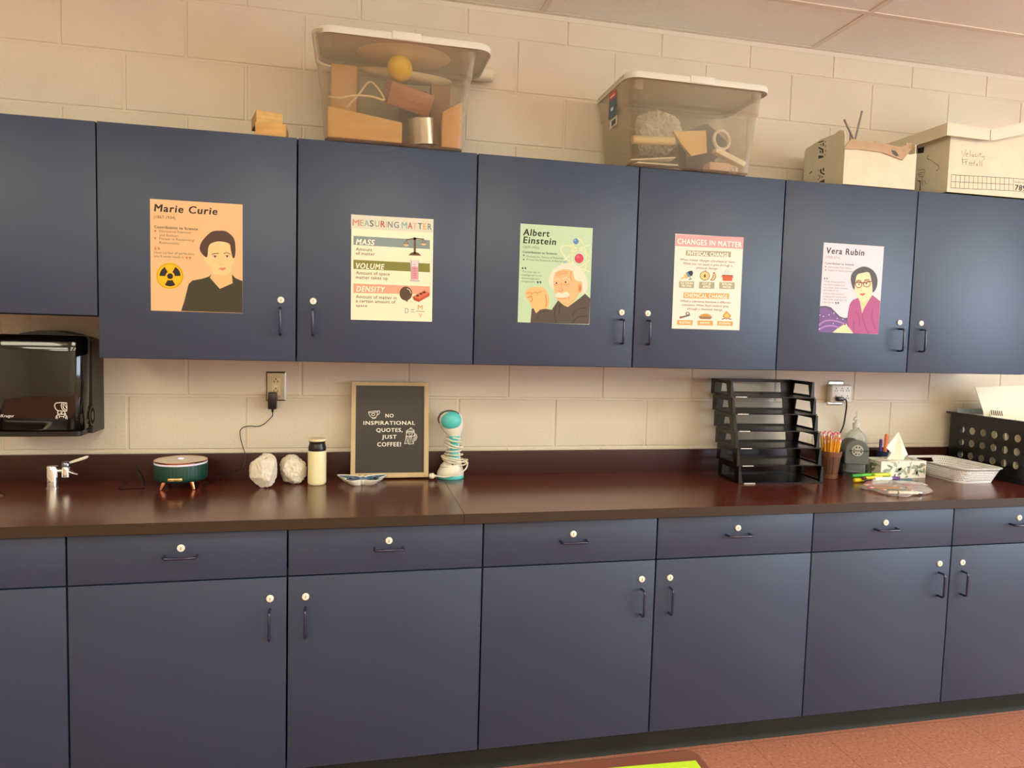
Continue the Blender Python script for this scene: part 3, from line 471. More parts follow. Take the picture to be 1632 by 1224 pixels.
('pie_picture',(120,80,40),3,'l',[(-128,-1222),(-90,-1254)],18.2),
('pie_picture',(120,80,40),3,'l',[(-1,-1219),(37,-1251)],18.2),
('campfire_picture',(225,150,80),2,'p',[(678,-1249),(688,-1223),(705,-1192),(725,-1159),(746,-1130),(767,-1104),(789,-1079),(812,-1059),(834,-1051),(856,-1059),(878,-1078),(900,-1103),(923,-1125),(951,-1145),(983,-1165),(1010,-1185),(1027,-1206),(1031,-1228),(1027,-1251),(1015,-1273),(994,-1290),(961,-1303),(917,-1311),(870,-1316),(829,-1318),(794,-1317),(761,-1313),(733,-1307),(710,-1298),(694,-1290),(683,-1280),(677,-1267)]),
('campfire_picture',(245,205,120),3,'p',[(752,-1247),(760,-1220),(782,-1187),(811,-1157),(839,-1144),(871,-1156),(909,-1183),(941,-1215),(955,-1241),(943,-1261),(914,-1279),(878,-1292),(847,-1298),(818,-1294),(787,-1282),(762,-1266)]),
('campfire_picture',(90,65,60),1,'l',[(647,-1367),(829,-1305)],33.1),
('campfire_picture',(90,65,60),1,'l',[(832,-1379),(847,-1305)],33.2),
('campfire_picture',(90,65,60),1,'l',[(1053,-1366),(847,-1305)],33.3),
]),
'lilac': ({'c': (2.7365, -0.3305, 1.6976), 'w': 0.2767, 'h': 0.3532, 'ang': -0.003}, [
('title',(62,60,62),1,'t','Vera Rubin',-1248,1348,1734,237,1,0.08,0.014),
('lettering',(130,125,130),1,'t','(1928-2016)',-1272,1166,668,87,0,0,0.025),
('lettering',(90,85,90),1,'t','Contribution to Science:',-1266,929,1312,77,1,0,0.007),
('lettering',(130,125,132),1,'t','Discovered Dark Matter',-1116,788,1065,68,0,0,0.02),
('lettering',(130,125,132),1,'t','Expert on Spiral Galaxies',-1107,666,1111,68,0,0,0.015),
('lettering',(130,125,132),1,'t','I think the question is',-1272,219,943,68,0,0,0.019),
('lettering',(130,125,132),1,'t','are there women and',-1271,96,943,68,0,0,0.021),
('lettering',(130,125,132),1,'t','have there been women',-1271,-20,1079,68,0,0,0.024),
('lettering',(130,125,132),1,'t','who want to do',-1275,-124,670,68,0,0,0.02),
('lettering',(130,125,132),1,'t','science that could be',-1273,-253,940,68,0,0,0.026),
('lettering',(130,125,132),1,'t','doing great science,but',-1272,-370,1079,68,0,0,0.024),
('lettering',(130,125,132),1,'t','they never really got the',-1268,-486,1072,68,0,0,0.02),
('lettering',(130,125,132),1,'t','opportunity.',-1271,-603,506,68,0,0,0.008),
('lettering',(130,125,132),1,'p',[(-1207,825),(-1208,818),(-1210,811),(-1215,804),(-1220,800),(-1227,796),(-1235,795),(-1243,796),(-1250,798),(-1256,802),(-1262,808),(-1265,815),(-1266,822),(-1266,830),(-1264,837),(-1259,843),(-1253,848),(-1247,851),(-1239,853),(-1231,852),(-1224,850),(-1218,845),(-1212,840),(-1209,833)]),
('lettering',(130,125,132),1,'p',[(-1199,700),(-1199,693),(-1202,685),(-1206,679),(-1212,674),(-1219,671),(-1226,670),(-1234,670),(-1241,673),(-1248,677),(-1253,683),(-1256,690),(-1258,697),(-1257,705),(-1255,712),(-1250,718),(-1245,723),(-1238,726),(-1230,728),(-1223,727),(-1215,724),(-1209,720),(-1204,714),(-1200,708)]),
('lettering',(90,85,90),1,'p',[(-1219,357),(-1220,350),(-1222,344),(-1227,338),(-1232,334),(-1239,331),(-1247,330),(-1255,330),(-1262,333),(-1268,336),(-1273,342),(-1277,348),(-1278,354),(-1278,361),(-1275,367),(-1271,373),(-1265,377),(-1258,380),(-1250,381),(-1243,381),(-1235,379),(-1229,375),(-1224,370),(-1221,364)]),
('lettering',(90,85,90),1,'l',[(-1271,355),(-1262,387),(-1241,404)],18.5),
('lettering',(90,85,90),1,'p',[(-1116,362),(-1116,355),(-1119,349),(-1123,343),(-1129,339),(-1136,336),(-1143,335),(-1151,335),(-1158,338),(-1165,341),(-1170,347),(-1173,353),(-1175,359),(-1174,366),(-1172,372),(-1167,378),(-1162,382),(-1155,385),(-1147,386),(-1139,386),(-1132,384),(-1126,380),(-1120,375),(-1117,369)]),
('lettering',(90,85,90),1,'l',[(-1167,360),(-1159,392),(-1137,409)],18.5),
('lettering',(70,65,72),1,'p',[(-643,-571),(-644,-579),(-646,-586),(-651,-592),(-658,-597),(-666,-600),(-674,-602),(-683,-601),(-692,-599),(-699,-594),(-705,-588),(-708,-581),(-710,-574),(-710,-566),(-707,-559),(-702,-553),(-695,-548),(-687,-545),(-679,-543),(-670,-544),(-662,-547),(-654,-551),(-648,-557),(-645,-564)]),
('lettering',(70,65,72),1,'l',[(-650,-578),(-659,-611),(-683,-635)],22.4),
('lettering',(70,65,72),1,'p',[(-538,-567),(-539,-575),(-542,-582),(-547,-588),(-553,-593),(-561,-596),(-570,-598),(-579,-597),(-587,-594),(-594,-590),(-600,-584),(-604,-577),(-606,-570),(-605,-562),(-602,-555),(-597,-549),(-591,-544),(-583,-540),(-574,-539),(-565,-540),(-557,-542),(-550,-547),(-544,-553),(-540,-559)]),
('lettering',(70,65,72),1,'l',[(-545,-574),(-554,-607),(-579,-631)],22.5),
('galaxy',(92,78,102),1,'p',[(-1388,-734),(-1122,-714),(-887,-763),(-689,-919),(-458,-1106),(-266,-1158),(-33,-1140),(-5,-1517),(-674,-1765),(-1391,-1768)]),
('galaxy',(112,78,140),2,'p',[(-1390,-815),(-1117,-788),(-908,-845),(-730,-985),(-491,-1173),(-261,-1230),(-27,-1222),(-5,-1517),(-674,-1765),(-1387,-1768)]),
('galaxy',(165,120,185),3,'l',[(-1394,-1498),(-1363,-1472),(-1320,-1435),(-1268,-1394),(-1211,-1355),(-1154,-1327),(-1094,-1308),(-1029,-1295),(-962,-1287),(-892,-1283),(-821,-1282),(-746,-1286),(-667,-1295),(-588,-1306),(-511,-1320),(-442,-1335),(-376,-1352),(-313,-1372),(-255,-1393),(-206,-1411),(-171,-1424)],59.3),
('galaxy',(165,120,185),3,'l',[(-1383,-1660),(-1340,-1639),(-1280,-1608),(-1209,-1574),(-1135,-1542),(-1066,-1519),(-999,-1505),(-930,-1495),(-861,-1490),(-794,-1489),(-731,-1492),(-669,-1501),(-606,-1517),(-548,-1536),(-498,-1553),(-463,-1565)],59.3),
('galaxy',(235,230,240),4,'p',[(-1352,-1090),(-1358,-1104),(-1373,-1110),(-1389,-1105),(-1396,-1091),(-1391,-1077),(-1376,-1071),(-1360,-1076)]),
('galaxy',(235,230,240),4,'p',[(-1189,-1133),(-1195,-1147),(-1210,-1153),(-1226,-1148),(-1234,-1134),(-1228,-1120),(-1213,-1114),(-1197,-1119)]),
('galaxy',(235,230,240),4,'p',[(-941,-1058),(-947,-1072),(-962,-1079),(-978,-1074),(-986,-1060),(-980,-1046),(-965,-1040),(-949,-1045)]),
('galaxy',(235,230,240),4,'p',[(-718,-985),(-724,-999),(-739,-1005),(-756,-1000),(-763,-987),(-758,-973),(-742,-966),(-726,-971)]),
('galaxy',(235,230,240),4,'p',[(-550,-1191),(-555,-1205),(-571,-1212),(-587,-1206),(-595,-1193),(-589,-1179),(-574,-1172),(-557,-1178)]),
('galaxy',(235,230,240),4,'p',[(-292,-1215),(-298,-1229),(-313,-1235),(-330,-1230),(-337,-1216),(-332,-1202),(-316,-1196),(-300,-1201)]),
('galaxy',(235,230,240),4,'p',[(-723,-1393),(-729,-1407),(-744,-1414),(-760,-1409),(-768,-1395),(-762,-1381),(-747,-1375),(-731,-1380)]),
('galaxy',(235,230,240),4,'p',[(-1332,-1642),(-1338,-1656),(-1353,-1662),(-1369,-1657),(-1377,-1643),(-1371,-1629),(-1356,-1623),(-1340,-1628)]),
('portrait',(250,216,168),3,'p',[(124,486),(147,539),(177,580),(221,613),(283,641),(378,669),(499,694),(620,708),(716,705),(779,679),(822,636),(855,582),(882,523),(904,454),(916,373),(927,294),(943,230),(971,186),(1006,155),(1037,130),(1056,104),(1060,76),(1053,50),(1040,26),(1026,4),(1009,-15),(989,-31),(969,-48),(955,-72),(951,-106),(955,-146),(955,-189),(940,-231),(904,-272),(853,-313),(797,-353),(741,-387),(686,-419),(630,-449),(573,-469),(518,-472),(465,-453),(412,-416),(361,-371),(317,-323),(278,-273),(243,-218),(213,-159),(186,-99),(161,-38),(139,24),(122,89),(110,159),(104,240),(102,329),(108,415)]),
('portrait',(246,206,155),2,'p',[(334,-305),(899,-199),(957,-204),(752,-535),(554,-954),(412,-483)]),
('hair',(74,72,72),4,'p',[(123,-10),(96,-4),(60,47),(24,119),(-5,187),(-29,247),(-49,313),(-62,381),(-66,445),(-60,506),(-45,566),(-20,623),(15,677),(66,727),(130,774),(200,817),(267,852),(331,880),(395,902),(460,916),(528,921),(600,916),(676,902),(750,880),(819,854),(882,823),(941,786),(994,743),(1042,695),(1083,638),(1120,573),(1149,505),(1169,438),(1180,371),(1181,303),(1176,236),(1166,175),(1151,116),(1128,61),(1103,12),(1078,-27),(1052,-57),(1024,-80),(998,-90),(978,-81),(968,-48),(965,4),(962,67),(954,132),(941,200),(923,274),(903,351),(879,424),(853,501),(825,581),(791,651),(743,696),(675,709),(592,698),(507,677),(433,658),(372,646),(317,634),(269,616),(230,589),(202,553),(183,510),(170,457),(157,390),(148,290),(144,165),(137,53)]),
('clothing',(168,76,128),4,'p',[(-78,-879),(-35,-599),(96,-424),(318,-339),(411,-466),(554,-954),(623,-754),(976,-196),(1367,-427),(1377,-1758),(214,-1767),(-13,-1517),(-124,-1291)]),
('portrait',(250,216,168),3,'p',[(-750,-1757),(-465,-1539),(-156,-1368),(33,-1621),(211,-1675),(218,-1760)]),
('clothing',(130,55,100),5,'l',[(554,-954),(564,-991),(576,-1043),(592,-1104),(610,-1169),(632,-1232),(659,-1296),(691,-1365),(726,-1434),(760,-1500),(791,-1557),(821,-1608),(851,-1654),(880,-1694),(904,-1727),(921,-1752)],26.7),
('clothing',(130,55,100),5,'l',[(195,-1247),(198,-1324),(202,-1439),(207,-1565),(211,-1680),(214,-1757)],26.6),
('clothing',(130,55,100),5,'l',[(242,-851),(266,-879),(302,-918),(342,-965),(381,-1018),(411,-1075),(431,-1144),(447,-1226),(459,-1310),(468,-1384),(476,-1435)],26.6),
('clothing',(130,55,100),5,'l',[(1038,-755),(1033,-798),(1024,-857),(1016,-928),(1014,-1006),(1024,-1086),(1052,-1176),(1095,-1281),(1142,-1387),(1185,-1479),(1214,-1543)],26.9),
('glasses',(125,62,52),6,'l',[(452,201),(452,176),(445,151),(434,127),(417,107),(397,90),(373,76),(346,68),(318,64),(290,65),(262,72),(237,82),(214,98),(194,117),(179,139),(169,163),(165,188),(166,213),(172,238),(184,261),(200,282),(221,299),(245,312),(271,321),(299,325),(327,324),(355,317),(380,307),(403,291),(423,272),(438,251),(448,226),(452,201)],30.4),
('glasses',(125,62,52),6,'l',[(842,249),(841,224),(834,200),(820,178),(802,158),(779,142),(752,129),(722,121),(691,117),(660,118),(630,124),(601,134),(576,148),(554,166),(538,187),(527,210),(522,234),(524,258),(531,282),(544,304),(563,324),(586,340),(612,353),(642,361),(673,365),(704,364),(735,359),(763,349),(789,334),(810,316),(826,296),(837,273),(842,249)],30.6),
('glasses',(125,62,52),6,'l',[(102,273),(462,274),(520,260),(839,340),(960,362)],37.8),
('portrait',(240,225,210),4,'p',[(376,204),(375,196),(369,189),(360,183),(348,177),(333,174),(318,172),(302,172),(287,175),(274,179),(264,184),(258,191),(255,199),(257,206),(262,214),(271,220),(283,225),(298,229),(313,231),(329,230),(344,228),(357,224),(367,218),(374,212)]),
('portrait',(70,50,40),5,'p',[(350,203),(349,195),(346,188),(341,182),(335,177),(327,173),(318,172),(309,173),(300,175),(293,180),(287,185),(283,192),(282,200),(282,207),(285,215),(290,221),(297,226),(305,229),(313,231),(322,230),(331,228),(338,223),(344,217),(348,210)]),
('portrait',(240,225,210),4,'p',[(727,253),(726,245),(720,238),(711,231),(698,226),(684,223),(668,221),(652,221),(638,223),(625,227),(614,233),(608,240),(605,247),(607,255),(612,263),(621,269),(634,274),(648,278),(664,280),(680,279),(695,277),(708,273),(718,267),(724,261)]),
('portrait',(70,50,40),5,'p',[(700,252),(700,244),(697,237),(692,231),(685,226),(677,222),(668,221),(659,221),(651,224),(643,228),(638,234),(634,241),(632,249),(632,256),(635,264),(640,270),(647,275),(655,278),(664,280),(673,279),(681,277),(689,272),(695,266),(699,259)]),
('portrait',(74,60,55),4,'l',[(174,326),(191,333),(216,344),(245,357),(275,366),(303,371),(332,368),(363,359),(394,348),(420,338),(439,331)],26.5),
('portrait',(74,60,55),4,'l',[(550,369),(568,377),(593,387),(622,399),(652,409),(680,415),(709,415),(741,411),(771,405),(797,399),(816,395)],26.6),
('portrait',(200,92,86),4,'p',[(375,-189),(475,-145),(514,-157),(569,-135),(666,-150),(521,-255)]),
('portrait',(225,175,130),4,'l',[(434,43),(416,-30),(506,-52)],22.8),
]),
'board': ({'O': (0.936, -0.0865, 0.907), 'top': (0.936, -0.0315, 1.28)}, [
('lettering',(245,242,228),1,'t','NO',-188,2392,314,135,0.9,0,0.002),
('lettering',(245,242,228),1,'t','INSPIRATIONAL',-1022,2106,1983,142,0.9,0,0.003),
('lettering',(245,242,228),1,'t','QUOTES,',-534,1829,1008,142,0.9,0,0.005),
('lettering',(245,242,228),1,'t','JUST',-317,1568,568,142,0.9,0,-0.005),
('lettering',(245,242,228),1,'t','COFFEE!',-490,1269,913,158,0.9,0,0.001),
('drawing',(245,242,228),1,'l',[(-841,2596),(-819,2601),(-789,2608),(-753,2616),(-715,2623),(-678,2629),(-639,2632),(-596,2634),(-554,2636),(-517,2636),(-491,2637)],19.4),
('drawing',(245,242,228),1,'l',[(-841,2596),(-835,2579),(-828,2553),(-818,2524),(-807,2495),(-793,2470),(-777,2448),(-759,2427),(-740,2408),(-718,2393),(-695,2383),(-669,2378),(-640,2377),(-610,2381),(-582,2388),(-559,2399),(-542,2415),(-528,2436),(-518,2460),(-509,2485),(-502,2510),(-496,2537),(-494,2566),(-492,2595),(-492,2620),(-491,2637)],19.4),
('drawing',(245,242,228),1,'l',[(-491,2621),(-481,2627),(-467,2635),(-451,2644),(-436,2649),(-425,2649),(-418,2642),(-413,2630),(-410,2614),(-410,2598),(-413,2582),(-418,2566),(-428,2548),(-439,2531),(-451,2515),(-463,2502),(-475,2494),(-488,2488),(-501,2484),(-513,2481),(-521,2478)],19.5),
('drawing',(245,242,228),1,'l',[(-724,2502),(-716,2512),(-704,2524),(-689,2536),(-673,2545),(-658,2549),(-643,2547),(-626,2541),(-610,2531),(-597,2521),(-591,2510),(-593,2498),(-601,2484),(-613,2470),(-626,2458),(-637,2450),(-649,2449),(-662,2452),(-674,2458),(-686,2464),(-696,2470),(-705,2475),(-714,2481),(-721,2487),(-725,2494),(-724,2502)],19.4),
('drawing',(245,242,228),1,'l',[(-683,2383),(-684,2377),(-686,2367),(-686,2357),(-684,2348),(-675,2343),(-658,2343),(-634,2345),(-608,2349),(-583,2354),(-567,2359),(-558,2367),(-556,2376),(-557,2385),(-558,2393),(-559,2399)],19.4),
('drawing',(245,242,228),1,'l',[(-833,2557),(-812,2560),(-782,2566),(-748,2571),(-712,2577),(-678,2581),(-643,2584),(-605,2586),(-568,2588),(-537,2589),(-514,2590)],19.4),
('drawing',(245,242,228),1,'l',[(609,1786),(632,1874),(743,1933),(830,1941),(922,1893),(935,1801)],19.8),
('drawing',(245,242,228),1,'l',[(609,1786),(764,1770),(935,1801)],19.8),
('drawing',(245,242,228),1,'l',[(759,1945),(775,1985),(814,1993),(830,1953)],19.9),
('drawing',(245,242,228),1,'l',[(625,1850),(923,1865)],19.8),
('drawing',(245,242,228),1,'l',[(617,1818),(935,1833)],19.8),
('drawing',(245,242,228),1,'l',[(625,1770),(595,1515),(557,1364)],19.8),
('drawing',(245,242,228),1,'l',[(943,1785),(920,1553),(898,1354)],19.9),
('drawing',(245,242,228),1,'l',[(557,1364),(647,1388),(747,1347),(898,1370)],19.8),
('drawing',(245,242,228),1,'l',[(951,1761),(1015,1713),(1040,1613),(992,1513),(929,1474)],19.9),
('drawing',(245,242,228),1,'l',[(951,1713),(983,1673),(992,1613),(964,1553),(932,1529)],19.9),
('drawing',(245,242,228),1,'l',[(646,1674),(659,1435)],19.8),
('drawing',(245,242,228),1,'l',[(744,1746),(699,1435),(727,1375)],19.9),
('drawing',(245,242,228),1,'l',[(871,1753),(784,1674),(770,1395)],19.9),
('drawing',(245,242,228),1,'l',[(832,1674),(858,1414)],19.9),
('drawing',(245,242,228),1,'l',[(606,1675),(745,1642),(924,1673)],19.8),
]),
'disp': ({}, [
('lettering',(235,232,225),1,'t','Kruger',-944,-892,369,90,0.9,0,0.002),
('lettering',(235,232,225),1,'p',[(-966,-860),(-968,-872),(-974,-883),(-983,-892),(-995,-899),(-1009,-904),(-1023,-905),(-1038,-904),(-1051,-899),(-1063,-892),(-1071,-883),(-1077,-872),(-1078,-861),(-1076,-849),(-1070,-838),(-1061,-829),(-1050,-822),(-1036,-817),(-1021,-816),(-1007,-817),(-993,-822),(-982,-829),(-973,-838),(-968,-849)]),
('emblem',(235,232,225),1,'l',[(619,-490),(664,-415),(794,-401),(983,-406),(989,-569),(982,-683),(848,-684),(703,-668),(646,-603),(619,-490)],26.0),
('emblem',(235,232,225),1,'l',[(852,-423),(816,-489),(849,-619),(912,-667)],23.2),
('emblem',(235,232,225),1,'l',[(895,-433),(874,-505),(893,-586),(965,-651)],23.3),
('emblem',(235,232,225),1,'l',[(945,-413),(923,-488),(978,-569)],20.4),
('emblem',(235,232,225),1,'l',[(720,-684),(707,-782)],29.0),
('emblem',(235,232,225),1,'l',[(921,-684),(928,-781)],29.1),
('emblem',(235,232,225),1,'l',[(702,-782),(846,-791),(963,-781)],26.1),
('emblem',(235,232,225),1,'l',[(804,-717),(818,-782),(848,-716)],26.1),
('emblem',(235,232,225),1,'l',[(764,-857),(889,-863)],23.2),
('emblem',(235,232,225),1,'l',[(656,-935),(672,-847),(724,-798),(764,-847),(758,-912)],26.1),
('emblem',(235,232,225),1,'l',[(888,-912),(898,-847),(939,-804),(980,-847),(990,-961)],26.2),
('emblem',(235,232,225),1,'l',[(699,-945),(706,-863)],17.4),
('emblem',(235,232,225),1,'l',[(943,-945),(950,-863)],17.5),
]),
'boxb': ({}, [
('handwriting',(150,145,120),1,'l',[(-1477,805),(-1360,557),(-1256,871)],22.5),
('handwriting',(150,145,120),1,'l',[(-1238,670),(-1159,687),(-1169,738),(-1222,713),(-1239,619),(-1156,590)],22.6),
('handwriting',(150,145,120),1,'l',[(-1051,841),(-1040,594)],22.7),
('handwriting',(150,145,120),1,'l',[(-912,697),(-961,672),(-942,602),(-886,637),(-887,703),(-862,594)],22.7),
('handwriting',(150,145,120),1,'l',[(-737,732),(-805,696),(-784,629),(-703,627)],22.8),
('handwriting',(150,145,120),1,'l',[(-665,717),(-662,624)],22.8),
('handwriting',(150,145,120),1,'l',[(-552,799),(-564,639)],22.9),
('handwriting',(150,145,120),1,'l',[(-623,737),(-460,759)],22.8),
('handwriting',(150,145,120),1,'l',[(-465,682),(-416,617),(-356,681)],22.9),
('handwriting',(150,145,120),1,'l',[(-356,681),(-316,580),(-379,492)],22.9),
('handwriting',(150,145,120),1,'l',[(-1415,522),(-1378,246)],22.6),
('handwriting',(150,145,120),1,'l',[(-1420,439),(-1134,483)],22.6),
('handwriting',(150,145,120),1,'l',[(-1375,350),(-1213,379)],22.6),
('handwriting',(150,145,120),1,'l',[(-1215,404),(-1213,259)],22.6),
('handwriting',(150,145,120),1,'l',[(-1216,352),(-1191,410),(-1135,406)],22.6),
('handwriting',(150,145,120),1,'l',[(-1056,313),(-1002,338),(-1016,378),(-1054,355),(-1051,262),(-987,257)],22.7),
('handwriting',(150,145,120),1,'l',[(-954,311),(-901,336),(-914,376),(-953,352),(-950,260),(-878,255)],22.7),
('handwriting',(150,145,120),1,'l',[(-769,460),(-817,425),(-817,249)],22.8),
('handwriting',(150,145,120),1,'l',[(-856,350),(-769,367)],22.8),
('handwriting',(150,145,120),1,'l',[(-678,343),(-725,308),(-700,248),(-659,282),(-662,344),(-638,247)],22.8),
('handwriting',(150,145,120),1,'l',[(-537,479),(-522,262)],22.9),
('handwriting',(150,145,120),1,'l',[(-435,487),(-428,259)],22.9),
('printed_grid',(70,60,52),1,'l',[(-1880,-195),(-1873,-725)],15.0),
('printed_grid',(70,60,52),1,'l',[(-1665,-189),(-1655,-717)],15.0),
('printed_grid',(70,60,52),1,'l',[(-1448,-183),(-1436,-710)],15.1),
('printed_grid',(70,60,52),1,'l',[(-1231,-177),(-1217,-703)],15.1),
('printed_grid',(70,60,52),1,'l',[(-1014,-170),(-996,-696)],15.2),
('printed_grid',(70,60,52),1,'l',[(-795,-164),(-776,-689)],15.2),
('printed_grid',(70,60,52),1,'l',[(-576,-158),(-554,-681)],15.3),
('printed_grid',(70,60,52),1,'l',[(-356,-152),(-331,-674)],15.3),
('printed_grid',(70,60,52),1,'l',[(-136,-146),(-108,-667)],15.4),
('printed_grid',(70,60,52),1,'l',[(85,-139),(116,-659)],15.4),
('printed_grid',(70,60,52),1,'l',[(307,-133),(340,-652)],15.5),
('printed_grid',(70,60,52),1,'l',[(530,-127),(565,-645)],15.5),
('printed_grid',(70,60,52),1,'l',[(754,-121),(792,-637)],15.6),
('printed_grid',(70,60,52),1,'l',[(978,-114),(1018,-630)],15.6),
('printed_grid',(70,60,52),1,'l',[(1203,-108),(1246,-622)],15.7),
('printed_grid',(70,60,52),1,'l',[(-1880,-195),(1203,-108)],17.5),
('printed_grid',(70,60,52),1,'l',[(-1873,-725),(1246,-622)],17.5),
('printed_grid',(70,60,52),1,'l',[(-1876,-470),(1224,-365)],17.5),
('printed_grid',(70,60,52),1,'l',[(1203,-108),(2094,-105)],15.7),
('printed_grid',(70,60,52),1,'l',[(1246,-622),(2146,-639)],15.7),
('printed_number',(60,55,50),1,'t','789',1321,-585,567,222,1,0,-0.003),
('small_print',(120,110,95),1,'t','SHEA 67',1292,-277,526,55,0.3,0,0.017),
]),
'boxbside': ({}, [
('handwriting',(75,65,55),1,'l',[(248,842),(146,742),(266,637)],23.2),
('handwriting',(75,65,55),1,'l',[(262,686),(290,641)],23.2),
('handwriting',(75,65,55),1,'l',[(333,574),(378,621),(394,570)],23.1),
('handwriting',(75,65,55),1,'l',[(437,503),(469,553),(485,501)],22.9),
('handwriting',(75,65,55),1,'l',[(528,425),(572,482),(593,429),(541,422)],22.8),
('handwriting',(75,65,55),1,'l',[(617,377),(662,414),(643,352)],22.6),
('handwriting',(75,65,55),1,'l',[(682,315),(726,361),(768,296)],22.5),
('handwriting',(75,65,55),1,'l',[(741,330),(823,265),(838,167),(785,94),(689,96)],22.4),
('handle_hole',(40,38,40),1,'p',[(-404,1270),(-22,1244),(-51,1000),(-385,1051)]),
('print_mark#0',(85,78,68),1,'l',[(-243,307),(36,285),(92,215),(48,3),(-219,29)],21.2),
('print_mark#1',(85,78,68),1,'l',[(-283,179),(21,173)],21.3),
('print_mark#2',(85,78,68),1,'l',[(-278,120),(-47,91)],21.2),
('print_mark#3',(85,78,68),1,'l',[(-40,12),(-2,-287),(72,-418)],20.9),
('print_mark#4',(85,78,68),1,'l',[(103,-192),(218,-369)],20.7),
('print_mark#9',(45,42,45),1,'l',[(-281,-133),(-126,-165),(-103,-578)],47.8),
]),
'boxaside': ({}, [
('lettering',(72,68,55),1,'p',[(-292,542),(35,459),(41,392),(-279,408)]),
('lettering',(72,68,55),1,'p',[(-226,735),(-152,717),(-143,617),(-217,629)]),
('lettering',(72,68,55),1,'p',[(-83,783),(20,727),(19,566),(-65,586)]),
('lettering',(72,68,55),1,'p',[(-325,916),(21,716),(16,666),(-319,841)]),
('lettering',(72,68,55),1,'p',[(-200,988),(-150,982),(-137,910),(-187,923)]),
('lettering',(72,68,55),1,'p',[(-54,1003),(30,982),(42,845),(-43,887)]),
('lettering',(72,68,55),1,'p',[(-342,1103),(4,1085),(8,1039),(-322,1061)]),
('lettering',(72,68,55),1,'p',[(41,-38),(133,-52),(145,-189),(51,-159)]),
('lettering',(72,68,55),1,'p',[(-137,-66),(-40,-45),(-27,-194),(-130,-151)]),
('lettering',(72,68,55),1,'p',[(-130,-140),(194,-303),(183,-352),(-108,-207)]),
('lettering',(72,68,55),1,'p',[(4,-356),(71,-370),(76,-433),(10,-419)]),
('lettering',(72,68,55),1,'p',[(-139,-305),(-92,-315),(-81,-432),(-128,-422)]),
('lettering',(72,68,55),1,'p',[(-110,-551),(181,-517),(210,-657),(-106,-589)]),
('lettering',(72,68,55),1,'p',[(-862,-79),(-664,6),(-652,-49),(-808,-107)]),
('lettering',(120,105,80),1,'p',[(142,995),(137,979),(121,972),(101,978),(83,993),(76,1011),(80,1027),(96,1034),(116,1028),(134,1014)]),
('lettering',(120,105,80),1,'p',[(158,816),(153,800),(137,794),(117,799),(100,814),(92,833),(96,848),(112,855),(132,850),(150,835)]),
('lettering',(120,105,80),1,'p',[(175,627),(170,612),(155,605),(134,610),(117,624),(109,643),(114,659),(129,666),(149,661),(167,646)]),
('lettering',(120,105,80),1,'p',[(180,462),(175,446),(160,439),(139,444),(122,459),(114,477),(119,493),(134,500),(155,495),(172,480)]),
('lettering',(120,105,80),1,'p',[(-211,-92),(-216,-108),(-232,-115),(-253,-110),(-271,-96),(-279,-77),(-274,-61),(-258,-54),(-237,-58),(-219,-73)]),
('lettering',(120,105,80),1,'p',[(-173,-287),(-178,-303),(-194,-311),(-215,-306),(-233,-292),(-241,-273),(-236,-257),(-220,-250),(-199,-254),(-181,-268)]),
('lettering',(120,105,80),1,'p',[(-178,-453),(-183,-470),(-199,-477),(-220,-473),(-238,-458),(-246,-439),(-241,-423),(-225,-416),(-204,-420),(-186,-434)]),
]),
}
# ------------------------------------------------------------------ materials
m_wall = M('painted block', (220, 208, 188), .5, var=.035, vscale=3, bump=.35, bscale=140, spec=.35)
m_ceil = M('ceiling tile', (240, 238, 228), .9, var=.05, vscale=260, bump=.5, bscale=330, spec=.1)
m_grid = M('ceiling grid enamel', (222, 212, 196), .4)
m_navy = M('navy laminate', (43, 61, 88), .45, var=.04, vscale=2.5, bump=.05, bscale=420, spec=.65)
m_gapshade = M('gap shade carcass', (26, 28, 38), .7, var=.03)  # carcass colour darkened: shade of the door gaps is put into it
m_handle = M('navy enamel wire', (28, 34, 66), .18, spec=.7, coat=.3)
m_lock = M('cream lock face', (246, 242, 226), .35)
m_dark = M('dark slot', (40, 36, 34), .6)
m_top = M('maroon laminate', (92, 38, 28), .2, var=.2, vscale=420, bump=.02, bscale=500, spec=.9, detail=2)
m_splash = M('maroon upstand laminate', (58, 27, 23), .35, var=.2, vscale=420, spec=.3, detail=2)
m_edge = M('dark brown edge', (50, 42, 32), .4, var=.1, vscale=60)
m_cove = M('black cove vinyl', (38, 42, 38), .6, var=.15, vscale=6, spec=.25)
m_steel = M('brushed steel', (190, 184, 172), .3, metal=1, bump=.05, bscale=300, stretch=(1, 1, .05))
m_chrome = M('chrome', (225, 222, 215), .08, metal=1)
m_blackp = M('black plastic', (17, 17, 19), .28, spec=.5)
m_blackg = M('glossy black plastic', (10, 9, 9), .06, spec=.6, coat=.3)
m_white = M('white plastic', (238, 236, 228), .35)
m_cream = M('cream plastic', (236, 228, 205), .4)
m_card = M('pale cardboard', (222, 213, 188), .8, var=.05, vscale=14, bump=.15, bscale=60, spec=.2)
m_kraft = M('raw brown cardboard', (186, 158, 128), .85, var=.08, vscale=20, spec=.15)
m_wood = M('pale pine', (206, 158, 92), .55, var=.16, vscale=9, stretch=(1, 6, 6), bump=.1, bscale=30)
m_wood2 = M('tan board', (222, 180, 114), .6, var=.07, vscale=7, stretch=(1, 5, 8))

